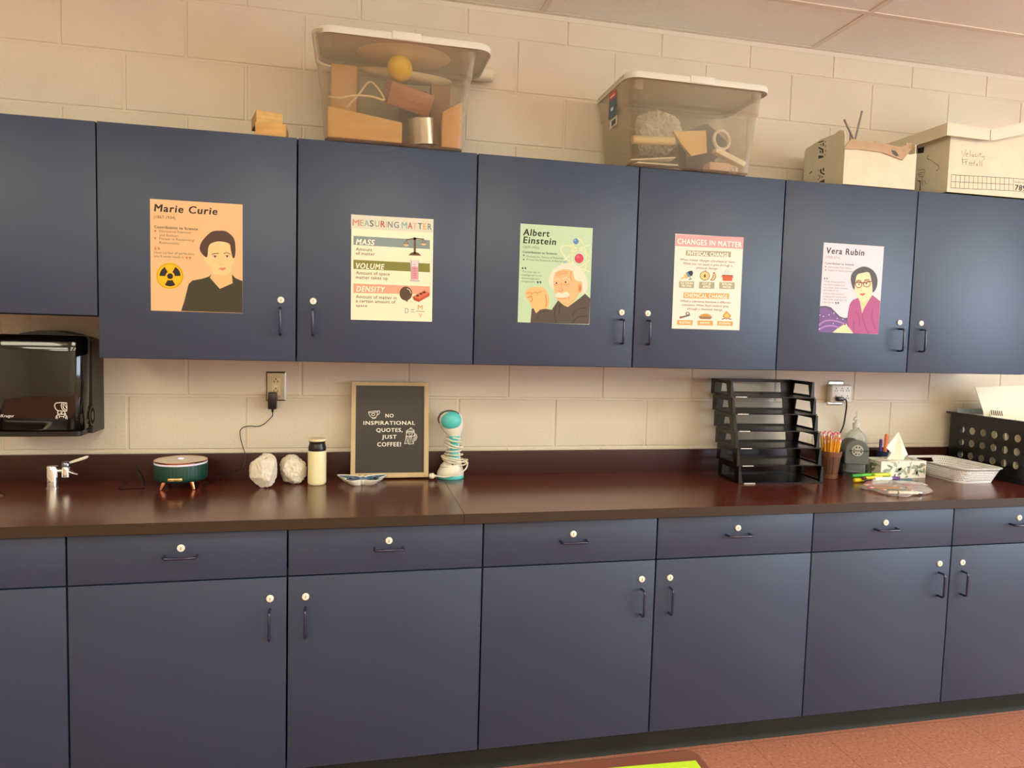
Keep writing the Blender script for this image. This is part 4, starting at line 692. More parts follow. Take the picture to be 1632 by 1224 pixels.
# ------------------------------------------------------------------ the room
BX, BZ, BW, BH = .1925, 1.2166, .4064, .2032
CEIL = 2.756
def build_wall():
    b = B(); ch = .003; j = .0036
    b.box(-3.3, 6.1, .0034, .16, 0, CEIL)
    for k in range(-6, 8):
        z0 = BZ + BH * k; z1 = z0 + BH
        if z1 < .02: continue
        z1 = min(z1, CEIL + j); z0 = max(z0, 0)
        if z1 - z0 < .03: continue
        for i in range(-10, 16):
            x0 = BX + BW * i + (BW / 2 if k % 2 else 0); x1 = x0 + BW
            if x1 < -3.2 or x0 > 6.05: continue
            a, c, d, e = x0 + j, x1 - j, z0 + j, z1 - j
            v = [b.v(p) for p in ((a, .0034, d), (c, .0034, d), (c, .0034, e), (a, .0034, e), (a + ch, 0, d + ch), (c - ch, 0, d + ch), (c - ch, 0, e - ch), (a + ch, 0, e - ch))]
            b.face([v[4], v[5], v[6], v[7]])
            for p in range(4): b.face([v[p], v[(p + 1) % 4], v[4 + (p + 1) % 4], v[4 + p]])
    return b.done('wall_back', m_wall, smooth=0, norm=False)
tag(build_wall(), kind='structure')
m_wall2 = M('painted side wall', (218, 208, 194), .6, var=.03, vscale=3, bump=.2, bscale=140)
tag(B().box(-3.45, -3.3, -7.4, .16, 0, CEIL).done('wall_left', m_wall2, smooth=0), kind='structure')
tag(B().box(-3.45, 6.25, -7.55, -7.4, 0, CEIL).done('wall_front', m_wall2, smooth=0), kind='structure')
b = B(); b.box(6.1, 6.25, -7.4, -5.5, 0, CEIL); b.box(6.1, 6.25, -1.7, .16, 0, CEIL); b.box(6.1, 6.25, -5.5, -1.7, 0, .85); b.box(6.1, 6.25, -5.5, -1.7, 2.45, CEIL)
tag(b.done('wall_right', m_wall2, smooth=0), kind='structure')
b = B()
for y0, y1 in ((-5.5, -5.44), (-4.24, -4.18), (-2.98, -2.92), (-1.76, -1.7)): b.box(6.14, 6.2, y0, y1, .85, 2.45)
b.box(6.14, 6.2, -5.5, -1.7, .85, .91); b.box(6.14, 6.2, -5.5, -1.7, 2.39, 2.45)
wf = tag(b.done('window_1', M('window frame', (120, 118, 112), .4), smooth=0), kind='structure')
m_floor = M('terracotta tile', (186, 104, 78), .38, spec=.45)
def floor_nodes(m):
    nt = m.node_tree; L = nt.links; b = nt.nodes['Principled BSDF']
    tc = nt.nodes.new('ShaderNodeTexCoord'); mp = nt.nodes.new('ShaderNodeMapping'); mp.inputs['Location'].default_value = (.198, .264, 0)
    L.new(tc.outputs['Object'], mp.inputs[0])
    n1 = nt.nodes.new('ShaderNodeTexNoise'); n1.inputs['Scale'].default_value = 95; n1.inputs['Detail'].default_value = 5; L.new(mp.outputs[0], n1.inputs['Vector'])
    r = nt.nodes.new('ShaderNodeValToRGB'); L.new(n1.outputs[0], r.inputs[0])
    e = r.color_ramp.elements; e[0].position = .3; e[0].color = (*lin((148, 96, 78)), 1); e[1].position = .74; e[1].color = (*lin((226, 182, 156)), 1)
    x = e.new(.44); x.color = (*lin((190, 124, 100)), 1); x = e.new(.62); x.color = (*lin((196, 132, 108)), 1)
    br = nt.nodes.new('ShaderNodeTexBrick'); br.offset = 0; br.inputs['Scale'].default_value = 1; br.inputs['Mortar Size'].default_value = .0012
    br.inputs['Brick Width'].default_value = .3048; br.inputs['Row Height'].default_value = .3048; br.inputs['Mortar Smooth'].default_value = .2
    br.inputs['Color1'].default_value = (1, 1, 1, 1); br.inputs['Color2'].default_value = (.93, .93, .93, 1); br.inputs['Mortar'].default_value = (.35, .3, .3, 1)
    L.new(mp.outputs[0], br.inputs['Vector'])
    mx = nt.nodes.new('ShaderNodeMix'); mx.data_type = 'RGBA'; mx.blend_type = 'MULTIPLY'; mx.inputs[0].default_value = 1
    L.new(r.outputs[0], mx.inputs[6]); L.new(br.outputs['Color'], mx.inputs[7]); L.new(mx.outputs[2], b.inputs['Base Color'])
floor_nodes(m_floor)
tag(B().box(-3.45, 6.25, -7.55, .16, -.1, 0).done('floor', m_floor, smooth=0), kind='structure')

# suspended ceiling: 4 x 2 ft tiles on a tee grid, troffers in some cells
GX0, GDX, GY0, GDY = 1.507, 1.214, -.356, .6096
lights = [(i, k) for i in (-3, -1, 1, 3) for k in (3, 6, 9)]
def cell(i, k): return GX0 + GDX * i, GX0 + GDX * (i + 1), GY0 - GDY * (k + 1), GY0 - GDY * k
b = B(); g = B()
for i in range(-5, 5):
    for k in range(-1, 12):
        x0, x1, y0, y1 = cell(i, k)
        if (i, k) in lights: continue
        x0 = max(x0, -3.3); x1 = min(x1, 6.1); y1 = min(y1, 0); y0 = max(y0, -7.4)
        if x1 - x0 < .02 or y1 - y0 < .02: continue
        b.box(x0 + .001, x1 - .001, y0 + .001, y1 - .001, CEIL, CEIL + .016)
b.box(-3.3, 6.1, -7.4, 0, CEIL + .18, CEIL + .2)
tag(b.done('ceiling', m_ceil, smooth=0), kind='structure')
for i in range(-5, 6):
    x = GX0 + GDX * i
    if -3.3 < x < 6.1: g.box(x - .012, x + .012, -7.4, -.001, CEIL - .003, CEIL + .0005)
for k in range(0, 13):
    y = GY0 - GDY * k
    if y > -7.4: g.box(-3.3, 6.1, y - .012, y + .012, CEIL - .0035, CEIL)
g.box(-3.3, 6.1, -.022, -.0005, CEIL - .0036, CEIL - .001); g.box(-3.3, 6.1, -.002, -.0003, CEIL - .022, CEIL - .001)
tag(g.done('trim_1', m_grid, smooth=0), kind='structure')
m_glow = M('glowing diffuser', (255, 255, 255), .6)
_b = m_glow.node_tree.nodes['Principled BSDF']; _b.inputs['Emission Color'].default_value = (*LAMP, 1); _b.inputs['Emission Strength'].default_value = LAMP_W
for n_, (i, k) in enumerate(lights):
    x0, x1, y0, y1 = cell(i, k); cx, cy = (x0 + x1) / 2, (y0 + y1) / 2
    t = T('ceiling_light', 'fluorescent wraparound fixture on the tiled ceiling behind the camera', 'light', (cx, cy, CEIL), group='ceiling fixtures behind the camera')
    w, d = (x1 - x0) / 2 - .003, (y1 - y0) / 2 - .003
    q = lambda W_, D_, z: [(-W_, -D_, z), (W_, -D_, z), (W_, D_, z), (-W_, D_, z)]
    B().ringpanel(q(w, d, -.004), q(w - .04, d - .04, -.004), (0, 0, .06)).done('frame', m_grid, t, smooth=0)
    B().loft([rrect(2 * w - .1, 2 * d - .1, .03, 4, z=-.17), rrect(2 * w - .07, 2 * d - .07, .03, 4, z=-.155), rrect(2 * w - .07, 2 * d - .07, .03, 4, z=-.004)]).done('diffuser', m_glow, t, smooth=30)

# black cove base along the toe kick
pr = [(-.542, .104), (-.545, .1), (-.545, .02), (-.547, .008), (-.551, .002), (-.552, 0), (-.52, 0), (-.52, .104)]
tag(B().prism(pr, 'x', -1.21, 4.2).done('baseboard_back', m_cove, smooth=40), kind='structure')

# ------------------------------------------------------------------ cabinets
DW = .6043; G = .0026
ZT, ZB, YU = 2.106, 1.3655, -.33
CT, TH = .907, .032
YL, ZM, ZK = -.6122, .7223, .1081
def wire_pull(b, x, z, vert, y):
    h = .0445; r = .0042; P = [(0, 0), (-.024, 0), (-.030, .006), (-.030, 2 * h - .006), (-.024, 2 * h), (0, 2 * h)]
    P = [(0, -h), (-.022, -h), (-.0275, -h + .003), (-.030, -h + .009), (-.030, h - .009), (-.0275, h - .003), (-.022, h), (0, h)]
    b.tube([(x, y + d, z + t) if vert else (x + t, y + d, z) for d, t in P], r, 10)
def lock_face(b, x, z, y):
    b.tube([(x, y + .002, z), (x, y - .0035, z), (x, y - .0045, z)], [.0108, .0108, .0095], 20)
    b.box(x - .0009, x + .0009, y - .0050, y - .0042, z - .0042, z + .0042, 1)
def door(parent, x0, x1, z0, z1, y, hx=None, hz=None, lz=None, name='door'):
    d = B().box(x0 + G, x1 - G, y, y + .019, z0, z1, 0, .0018, 2).done(name, m_navy, parent, smooth=40)
    if hx is not None:
        b = B(); wire_pull(b, hx, hz, name == 'door', y); tag(b.done('handle', m_handle, d, smooth=50), 'dark blue wire pull')
        b = B(); lock_face(b, hx, lz, y); tag(b.done('lock', [m_lock, m_dark], d, smooth=40), 'round cream lock face')
    return d
def carcass(b, x0, x1, y0, y1, z0, z1, top=True):
    t = .018
    b.box(x0 + .0008, x0 + t, y0, y1, z0, z1); b.box(x1 - t, x1 - .0008, y0, y1, z0, z1)
    b.box(x0 + t, x1 - t, y0, y1, z0, z0 + t); b.box(x0 + t, x1 - t, y1 - .006, y1, z0 + t, z1)
    if top: b.box(x0 + t, x1 - t, y0, y1 - .006, z1 - t, z1)
    return b
def upper(x0, zb, yf, label, knobs=True):
    t = T('wall_cabinet', label, 'cabinet', (x0, 0, zb), group='navy wall cabinets')
    carcass(B(), 0, 2 * DW, yf + .021, -.001, 0, ZT - zb).done('body', m_gapshade, t, smooth=0)
    hz, lz = 1.5 - zb, 1.571 - zb
    kw = dict(hz=hz, lz=lz)
    door(t, 0, DW, .002, ZT - zb - .001, yf, *( (DW - .05,) if knobs else ()), **(kw if knobs else {}))
    door(t, DW, 2 * DW, .002, ZT - zb - .001, yf, *( (DW + .054,) if knobs else ()), **(kw if knobs else {}))
    return t
upper(-2 * DW, 1.499, YU + .005, 'shorter navy wall cabinet above the black towel dispenser', False)
upper(0, ZB, YU, 'navy wall cabinet carrying the orange and the balance posters')
upper(2 * DW, ZB, YU, 'navy wall cabinet carrying the mint and the pink banner posters')
upper(4 * DW, ZB, YU, 'navy wall cabinet carrying the lilac poster')
def lower(x0, label, knobs=(1, 1, 1, 1)):
    t = T('base_cabinet', label, 'cabinet', (x0, 0, 0), group='navy base cabinets')
    b = B(); carcass(b, 0, 2 * DW, YL + .021, -.001, ZK, CT - TH - .001, False)
    b.box(.018, 2 * DW - .018, YL + .021, YL + .04, ZM - .02, ZM + .02); b.box(.018, 2 * DW - .018, YL + .021, YL + .06, CT - TH - .03, CT - TH - .001)
    b.box(.0, 2 * DW, YL + .0925, YL + .105, 0, ZK); b.done('body', m_gapshade, t, smooth=0)
    for s in (0, 1):
        d = door(t, s * DW, (s + 1) * DW, ZM + .002, CT - TH - .008, YL, name='drawer', **(dict(hx=s * DW + .304, hz=.8, lz=.823) if knobs[s] else {}))
        hx = DW - .05 if s == 0 else DW + .054
        door(t, s * DW, (s + 1) * DW, ZK, ZM - .002, YL, hx, .578, .657)
    return t
lower(-2 * DW, 'navy base cabinet below the sink and the chrome bench tap', (0, 0))
lower(0, 'navy base cabinet below the green diffuser and wrapped parcels')
lower(2 * DW, 'navy base cabinet below the bare stretch of worktop and the letter trays')
lower(4 * DW, 'navy base cabinet below the tissue box and white basket')

# worktop with a sink cut-out at the far left, a seam near the steamer
t = T('worktop', 'long maroon laminate worktop with a dark edge over the base cabinets', 'worktop', (0, 0, 0))
b = B(); Y0 = -.6395; SX0, SX1, SY0, SY1 = -.86, -.325, -.56, -.24
SEAM = 1.141
b.box(-1.21, SX0, Y0 + .002, -.02, CT - TH, CT); b.box(SX0, SX1, Y0 + .002, SY0, CT - TH, CT); b.box(SX0, SX1, SY1, -.02, CT - TH, CT)
b.box(SX1, SEAM - .0006, Y0 + .002, -.02, CT - TH, CT); b.box(SEAM + .0006, 4.2, Y0 + .002, -.02, CT - TH, CT)
b.done('top', m_top, t, smooth=0)
b = B(); b.box(-1.21, SEAM - .0006, Y0, Y0 + .002, CT - TH, CT - .0004); b.box(SEAM + .0006, 4.2, Y0, Y0 + .002, CT - TH, CT - .0004)
tag(b.done('edge_band', m_edge, t, smooth=0), 'dark brown front edge')
b = B(); b.box(-1.21, 4.2, -.0195, -.001, CT - TH, 1.002, 0, .0015); tag(b.done('backsplash', m_splash, None, smooth=40), 'maroon upstand strip along the block wall behind the worktop', 'backsplash')
# steel sink
t = T('sink', 'steel sink rim at the far left end of the worktop', 'sink', ((SX0 + SX1) / 2, (SY0 + SY1) / 2, CT))
W_, D_ = SX1 - SX0, SY1 - SY0
b = B(); b.loft([rrect(W_ + .03, D_ + .03, .03, z=.0003), rrect(W_ + .028, D_ + .028, .029, z=.003), rrect(W_ - .004, D_ - .004, .03, z=.003), rrect(W_ - .02, D_ - .02, .04, z=-.012)], 0, False, False)
b.done('rim', m_steel, t)
b = B(); b.loft([rrect(W_ - .02, D_ - .02, .04, z=-.012), rrect(W_ - .03, D_ - .03, .045, z=-.15), rrect(W_ - .09, D_ - .09, .03, z=-.17), rrect(.05, .05, .02, z=-.174)], 0, False, True)
b.done('basin', m_steel, t)
# ------------------------------------------------------------------ posters on the wall-cabinet doors
def poster(key, rgb, label, rough=.42):
    d, items = ART[key]
    t = T('poster', label, 'poster', (d['c'][0], -.3301, d['c'][2]), ry=-d['ang'], group='posters on the wall cabinets')
    w, h = d['w'] / 2, d['h'] / 2
    B().box(-w, w, -.0005, 0, -h, h).done('sheet', M('poster sheet %d' % rgb[2], rgb, rough, var=.012, vscale=5, bump=.03, bscale=12, spec=.4), t, smooth=0)
    printed(items, t, (0, -.0005, 0), rough)
poster('orange', (230, 190, 142), 'orange poster of a dark haired woman above a yellow radiation sign')
poster('measure', (246, 236, 208), 'cream poster with balance, measuring cylinder, balloon and brick', .3)
poster('mint', (186, 216, 182), 'mint green poster of a white haired man and an atom')
poster('changes', (234, 228, 216), 'cream poster with pink banner and six small food and fire pictures', .3)
poster('lilac', (212, 209, 218), 'pale lilac poster of a woman in glasses and a magenta jacket')

# ------------------------------------------------------------------ things on top of the wall cabinets
m_clear = CLEAR('clear bin plastic', (246, 243, 236), (222, 214, 198), .16, .05, .5)
m_lid = M('white bin lid', (242, 240, 228), .42)
_n = m_lid.node_tree; _tr = _n.nodes.new('ShaderNodeBsdfTranslucent'); _tr.inputs[0].default_value = (*lin((246, 242, 230)), 1)   # thin milky plastic lets light through
_mx = _n.nodes.new('ShaderNodeMixShader'); _mx.inputs[0].default_value = .18; _n.links.new(_n.nodes['Principled BSDF'].outputs[0], _mx.inputs[1]); _n.links.new(_tr.outputs[0], _mx.inputs[2]); _n.links.new(_mx.outputs[0], _n.nodes['Material Output'].inputs[0])
def storage_bin(label, loc, wb, db, wr, dr, h, lid_w, lid_dx=0.0, lid_dy=0.0, lid_d=None, lidz=0, sticker=False):
    t = T('storage_bin', label, 'storage bin', loc)
    hs = h * .70; mw = wb + (wr - wb) * .62; md = db + (dr - db) * .62
    R = [rrect(wb - .03, db - .03, .03, 6, z=.004), rrect(wb - .004, db - .004, .034, 6, z=.007), rrect(wb, db, .034, 6, z=.016), rrect(mw - .014, md - .014, .036, 6, z=hs - .006), rrect(mw, md, .04, 6, z=hs + .004),
         rrect(wr - .014, dr - .014, .044, 6, z=h - .02), rrect(wr - .012, dr - .012, .044, 6, z=h - .012), rrect(wr, dr, .048, 6, z=h - .01), rrect(wr, dr, .048, 6, z=h)]
    B().loft(R, 0, True, False).done('bin_body', m_clear, t, smooth=30, solid=.0018)
    for sx in (-1, 1):
        B().box(sx * wb * .27 - wb * .2, sx * wb * .27 + wb * .2, -db / 2 + .012, db / 2 - .012, 0, .004, 0, .002).done('foot_ridge', m_clear, t)
        x = sx * (wr / 2 - .05); B().box(x - .016, x + .016, -dr / 2 + .0045, -dr / 2 + .008, h - .055, h - .021, 0, .002).done('latch_lug', m_clear, t)
    ld = lid_d or dr + .012; w = lid_w; z = h + lidz; c = dict(cx=lid_dx, cy=lid_dy)
    R = [rrect(w - .006, ld - .006, .05, 6, z=z - .016, **c), rrect(w, ld, .052, 6, z=z - .016, **c), rrect(w, ld, .052, 6, z=z + .002, **c), rrect(w - .006, ld - .006, .05, 6, z=z + .007, **c), rrect(w - .03, ld - .03, .04, 6, z=z + .008, **c), rrect(w - .04, ld - .04, .04, 6, z=z + .002, **c)]
    b = B(); b.loft(R, 0, False, True)
    V = [rrect(w - .006, ld - .006, .05, 6, z=z - .016, **c), rrect(w - .008, ld - .008, .05, 6, z=z - .001, **c)]
    b.loft(V, 0, False, True)
    b.box(lid_dx - .048, lid_dx + .048, -ld / 2 + lid_dy - .003, -ld / 2 + lid_dy + .01, z - .015, z + .011, 0, .003)
    b.done('lid', m_lid, t, smooth=40)
    return t
storage_bin('clear bin with white lid holding wood blocks and a yellow ball', (.922, -.197, 2.1066), .47, .296, .552, .345, .345, .588, .030, -.028, .30, .004)
s2 = storage_bin('clear bin with white lid holding bags and papers, sticker on its end', (2.015, -.197, 2.1066), .492, .296, .566, .348, .318, .580, .008, 0, .362)
m_blue = M('sticker blue', (44, 96, 130), .4); m_red = M('sticker red', (196, 52, 60), .4)
b = B()
for z0, z1, mi in ((.168, .2, 1), (.2, .268, 0), (.268, .296, 2)):
    xa = lambda z: -.2655 - .0006 - (.0 if z < .224 else .0095)
    b.box(-.2725 if z1 < .21 else -.279, -.2715 if z1 < .21 else -.2782, -.06, .012, z0, z1, mi)
b.xf(Matrix.Translation((0, .0, 0)))
for k in range(9): b.box(-.2732, -.2726, -.05 + k * .005, -.0475 + k * .005, .173, .192, 3)
b.box(-.2798, -.2791, -.036, -.012, .226, .238, 1)
b.box(-.2798, -.2791, -.05, .002, .277, .283, 1)
b.done('sticker', [m_blue, m_white, m_red, m_dark], s2, smooth=0)

# in the left bin
def solid(name, label, cat, b, mats, loc=(0, 0, 0), rz=0, rx=0, ry=0, group=None, smooth=30):
    o = b.done(name, mats, None, smooth); o.location = loc; o.rotation_euler = (rx, ry, rz); return tag(o, label, cat, group)
Zb = 2.1185
solid('wooden_wedge', 'long tan wooden wedge lying along the front of the left bin', 'wood block', B().hexa([(0, 0, 0), (.245, 0, 0), (.245, .07, 0), (0, .07, 0), (0, 0, .100), (.245, 0, .068), (.245, .07, .068), (0, .07, .100)], 0, .002), m_wood2, (.700, -.330, Zb))
solid('wood_block', 'tall tan block standing at the back left of the left bin', 'wood block', B().box(0, .088, 0, .07, 0, .285, 0, .002), M('tan block', (212, 168, 110), .6, var=.08, vscale=6, stretch=(6, 6, 1)), (.705, -.2, Zb))
solid('wood_block', 'pinkish tan block standing at the right end of the left bin', 'wood block', B().hexa([(0, 0, 0), (.068, 0, 0), (.068, .12, 0), (0, .12, 0), (0, 0, .118), (.068, 0, .160), (.068, .12, .160), (0, .12, .118)], 0, .002), M('pink tan block', (214, 164, 108), .6, var=.08, vscale=6, stretch=(6, 6, 1)), (1.082, -.322, Zb))
solid('wood_block', 'reddish brown block lying tilted in the middle of the left bin', 'wood block', B().box(-.078, .078, -.05, .05, -.038, .038, 0, .004), M('red brown wood', (172, 106, 56), .35, var=.2, vscale=7, stretch=(1, 5, 9)), (.968, -.238, 2.298), rz=.25, rx=.38, ry=.16)
solid('ball', 'yellow ball on the brown block in the left bin', 'ball', B().sphere((0, 0, 0), .043, 0, 4), M('yellow rubber', (246, 208, 52), .5), (.938, -.268, 2.386), smooth=80)
b = B(); b.lathe([(.046, 0), (.050, .002), (.050, .086), (.048, .088), (.046, .086), (.046, .02)], 36)
solid('tin_can', 'open silver tin standing in the left bin', 'tin can', b, M('tin', (206, 204, 196), .22, metal=1), (1.022, -.277, Zb + .0125), rx=.18, ry=-.1)
def dish(rx_, ry_, d):
    b = B(); R = []
    for k, z in ((.35, 0), (.62, d * .12), (.85, d * .5), (1, d), (.985, d + .002), (.84, d * .55 + .003), (.6, d * .16 + .003), (.3, .003)):
        R.append([(rx_ * k * math.cos(a), ry_ * k * math.sin(a), z) for a in [2 * PI * i / 40 for i in range(40)]])
    return b.loft(R)
m_dish = M('cream dish', (244, 234, 198), .35)
solid('serving_dish', 'round cream dish under the lid of the left bin', 'dish', dish(.165, .115, .026), m_dish, (.955, -.205, 2.4265), smooth=60)
solid('serving_dish', 'oval cream dish behind the yellow ball in the left bin', 'dish', dish(.172, .052, .020), m_dish, (.965, -.145, 2.386), smooth=60, ry=.04)
solid('small_box', 'dull brown box at the back right of the left bin', 'box', B().box(0, .07, 0, .06, 0, .262, 0, .002), M('dull brown card', (160, 120, 92), .8, var=.05), (1.058, -.165, Zb))
solid('leather_pad', 'dark brown folded pad behind the tin in the left bin', 'pad', B().box(-.05, .05, -.015, .015, 0, .25, 0, .006), M('dark brown pad', (120, 92, 74), .6, var=.1), (.985, -.115, Zb), ry=.06)
solid('cord', 'pale cord looped over the wedge in the left bin', 'cord', B().tube(spline([(.702, -.285, 2.262), (.735, -.300, 2.256), (.785, -.305, 2.268), (.84, -.30, 2.272), (.885, -.29, 2.270), (.84, -.27, 2.33), (.80, -.25, 2.29), (.76, -.24, 2.245)]), .0035, 8), M('pale cord', (240, 222, 178), .4))
b = B(); b.tube([(0, 0, 0), (.20, 0, 0)], .026, 24); b.tube([(-.0005, 0, 0), (.2005, 0, 0)], .019, 24, 1)
solid('paper_tube', 'cream cardboard tube sticking out behind the left bin lid', 'tube', b, [m_card, m_kraft], (1.105, -.042, 2.478))
# in the right bin
def crumple(seed, r, sx, sy, sz, sub=4, amp=.35, cuts=22, h0=.72, h1=.95, sq=2.0):
    """a crushed bag or wrapped lump: a ball cut flat by many random planes and then wrinkled"""
    rnd = random.Random(seed); N = []
    for _ in range(cuts):
        v = Vector((rnd.gauss(0, 1), rnd.gauss(0, 1), rnd.gauss(0, 1))).normalized(); N.append((v, rnd.uniform(h0, h1)))
    b = B(); g = bmesh.ops.create_icosphere(b.bm, subdivisions=sub, radius=1)
    for v in b.bm.verts:
        d = v.co.normalized(); e = (abs(d.x) ** sq + abs(d.y) ** sq + abs(d.z) ** sq) ** (-1 / sq); p = d * e
        k = min([1.0] + [h * e / p.dot(n) if False else h / d.dot(n) / e for n, h in N if d.dot(n) > .05])
        w = 1 - abs(noise.noise(d * 3.1 + Vector((seed, 0, 0)))) * amp * .45 - abs(noise.noise(d * 6.5 + Vector((0, seed, 0)))) * amp * .22
        v.co = Vector((p.x * k * w * r * sx, p.y * k * w * r * sy, p.z * k * w * r * sz))
    z = min(v.co.z for v in b.bm.verts)
    for v in b.bm.verts: v.co.z -= z
    return b
m_film = CLEAR('crinkled clear film', (244, 242, 236), (240, 236, 228), .2, .5, .95)
solid('plastic_bag', 'large crumpled clear bag filling the right bin', 'plastic bag', crumple(3, .088, 1.2, 1.0, 1.25, 5, .8, 30), m_film, (1.935, -.19, 2.185), smooth=25)
solid('envelope', 'yellow paper envelope folded in the right bin', 'envelope', B().prism([(-.08, .03), (.05, .045), (.062, -.035), (.0, -.052), (-.045, -.012)], 'y', -.008, .008), M('yellow paper', (232, 200, 140), .7), (2.03, -.30, 2.222), rx=.1)
solid('foam_piece', 'dark grey foam piece leaning at the right of the right bin', 'foam', B().prism([(-.1, .05), (-.01, .085), (.075, .025), (.088, -.02), (.03, -.05), (.02, -.12), (-.09, -.12), (-.1, -.02)], 'y', -.03, .03), M('dark foam', (74, 74, 72), .8, var=.2, vscale=20), (2.155, -.165, 2.245))
solid('plastic_strip', 'cream plastic strip sloping in front of the foam in the right bin', 'strip', B().box(-.066, .066, -.016, .016, -.01, .01, 0, .002), m_cream, (2.178, -.315, 2.172), ry=.37)
solid('tape_roll', 'clear tape roll standing in the right bin', 'tape roll', B().tube([(.04 * math.cos(2 * PI * k / 28), 0, .034 * math.sin(2 * PI * k / 28)) for k in range(28)], .007, 8, closed=True), M('milky plastic', (222, 216, 204), .3), (2.14, -.322, 2.233), rz=.3, smooth=60)
solid('sponge', 'pinkish foam block on the floor of the right bin', 'sponge', B().box(-.042, .042, -.03, .03, 0, .03, 0, .004), M('pink foam', (214, 186, 164), .8), (2.135, -.30, Zb))
solid('paper_wad', 'crumpled white paper in the front right corner of the right bin', 'paper', crumple(9, .042, .75, .9, 1.0, 4, .6), M('white paper', (238, 232, 222), .8), (2.213, -.275, Zb), smooth=20)
for k, (x, y, z, rz, ry) in enumerate([(1.885, -.29, 2.1235, .1, -.04), (1.875, -.285, 2.142, -.12, -.1)]):
    solid('paper_sheet', ('white folded paper lying lowest in the right bin', 'white folded paper sloping up to the right in the right bin')[k], 'paper', B().box(-.085, .085, -.03, .03, 0, .005, 0, .001), M('white paper', (238, 232, 222), .8), (x, y, z), rz=rz, ry=ry)
solid('paper_roll', 'glossy yellowish roll lying across the right bin', 'paper roll', B().tube([(-.085, 0, 0), (.08, 0, .008)], .016, 16), M('yellowish roll', (226, 208, 160), .25), (1.875, -.30, 2.21), smooth=50)

# wood blocks
solid('wood_block', 'pine block lying flat on the cabinet above the orange poster', 'wood block', B().box(0, .097, 0, .1, 0, .045, 0, .0015), m_wood, (.468, -.306, 2.1066))
solid('wood_block', 'pine block set askew on top of another pine block', 'wood block', B().box(0, .084, 0, .118, 0, .041, 0, .0015), M('knotty pine', (204, 166, 100), .55, var=.2, vscale=14, stretch=(2, 6, 8)), (.471, -.3, 2.152), rz=.26)

# open torn carton with rods
cx0, cx1, cy0, cy1, cz = 2.666, 2.998, -.333, -.075, 2.1066
t = T('cardboard_box', 'open torn cardboard box with rods poking out', 'cardboard box', (cx0, cy0, cz))
w, d = cx1 - cx0, cy1 - cy0
b = B(); b.box(0, w, 0, d, 0, .004)
b.prism([(.004, .004), (.262 - .004, .004), (d - .006, .195), (d - .02, .198), (.15, .212), (.07, .209), (.035, .217), (.012, .208), (.004, .19)], 'x', 0, .0045)
b.prism([(0, 0), (w, 0), (w, .145), (w - .03, .138), (w * .6, .158), (w * .3, .165), (.02, .145), (0, .135)], 'y', -.0002, .0045)
b.prism([(0, 0), (w, 0), (w, .175), (w * .5, .165), (0, .19)], 'y', d - .0045, d)
b.prism([(.0045, 0), (d - .0045, 0), (d - .006, .16), (d * .5, .178), (.03, .192), (.0045, .18)], 'x', w - .0045, w)
b.done('box_body', m_card, t, smooth=0)
fl = B(); fl.prism([(-.012, .132), (.022, .174), (.06, .172), (.11, .169), (.13, .172), (.2, .166), (.235, .161), (.26, .163), (.3, .157), (.262, .111), (.165, .134), (.05, .137)], 'y', -.008, -.004)
fo = tag(fl.done('flap', m_kraft, t, smooth=0), 'torn brown flap folded outwards')
k_ = M('printing grey', (84, 80, 72), .7)
B().prism([(.205, .146), (.225, .144), (.243, .126), (.228, .123), (.213, .132)], 'y', -.0088, -.008).done('print_mark', k_, fo, smooth=0)
mk = B()
for x, z in ((.27, .168), (.295, .175), (.31, .186), (.322, .18)): mk.prism([(x - .02, z - .025), (x + .012, z - .012), (x + .015, z + .006), (x, z + .002), (x - .012, z + .004)], 'y', .004 + x * .05, .0065 + x * .05)
tag(mk.done('inner_flap', m_kraft, t, smooth=0), 'ragged brown inner flap')
def side_print(key, parent, off, rough=.7):
    r = printed(ART[key][1], parent, (0, 0, 0), rough)
    for o in r.values(): o.rotation_euler = (0, 0, -PI / 2); o.location = off
    return r
side_print('boxaside', t, (2.6656 - cx0, -.2 - cy0, 2.2 - cz))
m_rod = M('grey rod', (150, 142, 136), .35, metal=.4)
for a, c, lab in (((2.895, -.25, 2.113), (2.718, -.25, 2.383), 'metal rod leaning left out of the torn cardboard box'), ((2.753, -.225, 2.113), (2.818, -.225, 2.433), 'longest metal rod leaning right out of the torn cardboard box'), ((2.80, -.2, 2.113), (2.789, -.2, 2.352), 'short metal rod barely showing above the torn cardboard box')):
    solid('metal_rod', lab, 'rod', B().cyl(a, c, .0042, 10), m_rod, group='rods in the torn box')

# storage carton with lid
t = T('file_box', 'lidded cardboard file box with pencilled writing on its front', 'cardboard box', (3.155, -.332, 2.1066))
w, d = .405, .30; z = lambda v: v - 2.1066
b = B(); b.box(0, w, 0, d, 0, .004)
fr = [(0, 0), (w, 0), (w, z(2.405)), (.17, z(2.345)), (0, z(2.352))]
b.prism(fr, 'y', 0, .004); b.prism([(x, zz * .995) for x, zz in fr], 'y', d - .004, d)
b.prism([(0.004, 0), (d - .004, 0), (d - .004, z(2.35)), (.004, z(2.35))], 'x', 0, .004); b.prism([(.004, 0), (d - .004, 0), (d - .004, z(2.40)), (.004, z(2.40))], 'x', w - .004, w)
b.done('box_body', m_card, t, smooth=0)
ld = B(); X = [-.045, .165, .168, .45]; TZ = [z(2.372), z(2.366), z(2.366), z(2.438)]
f0, f1 = -.028, d + .02
def lip(y0, y1):
    ld.prism([(X[0], TZ[0]), (X[0], TZ[0] - .046), (.163, TZ[1] - .042), (.163, TZ[1])], 'y', y0, y1)
    ld.prism([(.167, TZ[1]), (.167, TZ[1] - .036), (.172, TZ[1] - .043), (X[3], TZ[3] - .045), (X[3], TZ[3])], 'y', y0, y1)
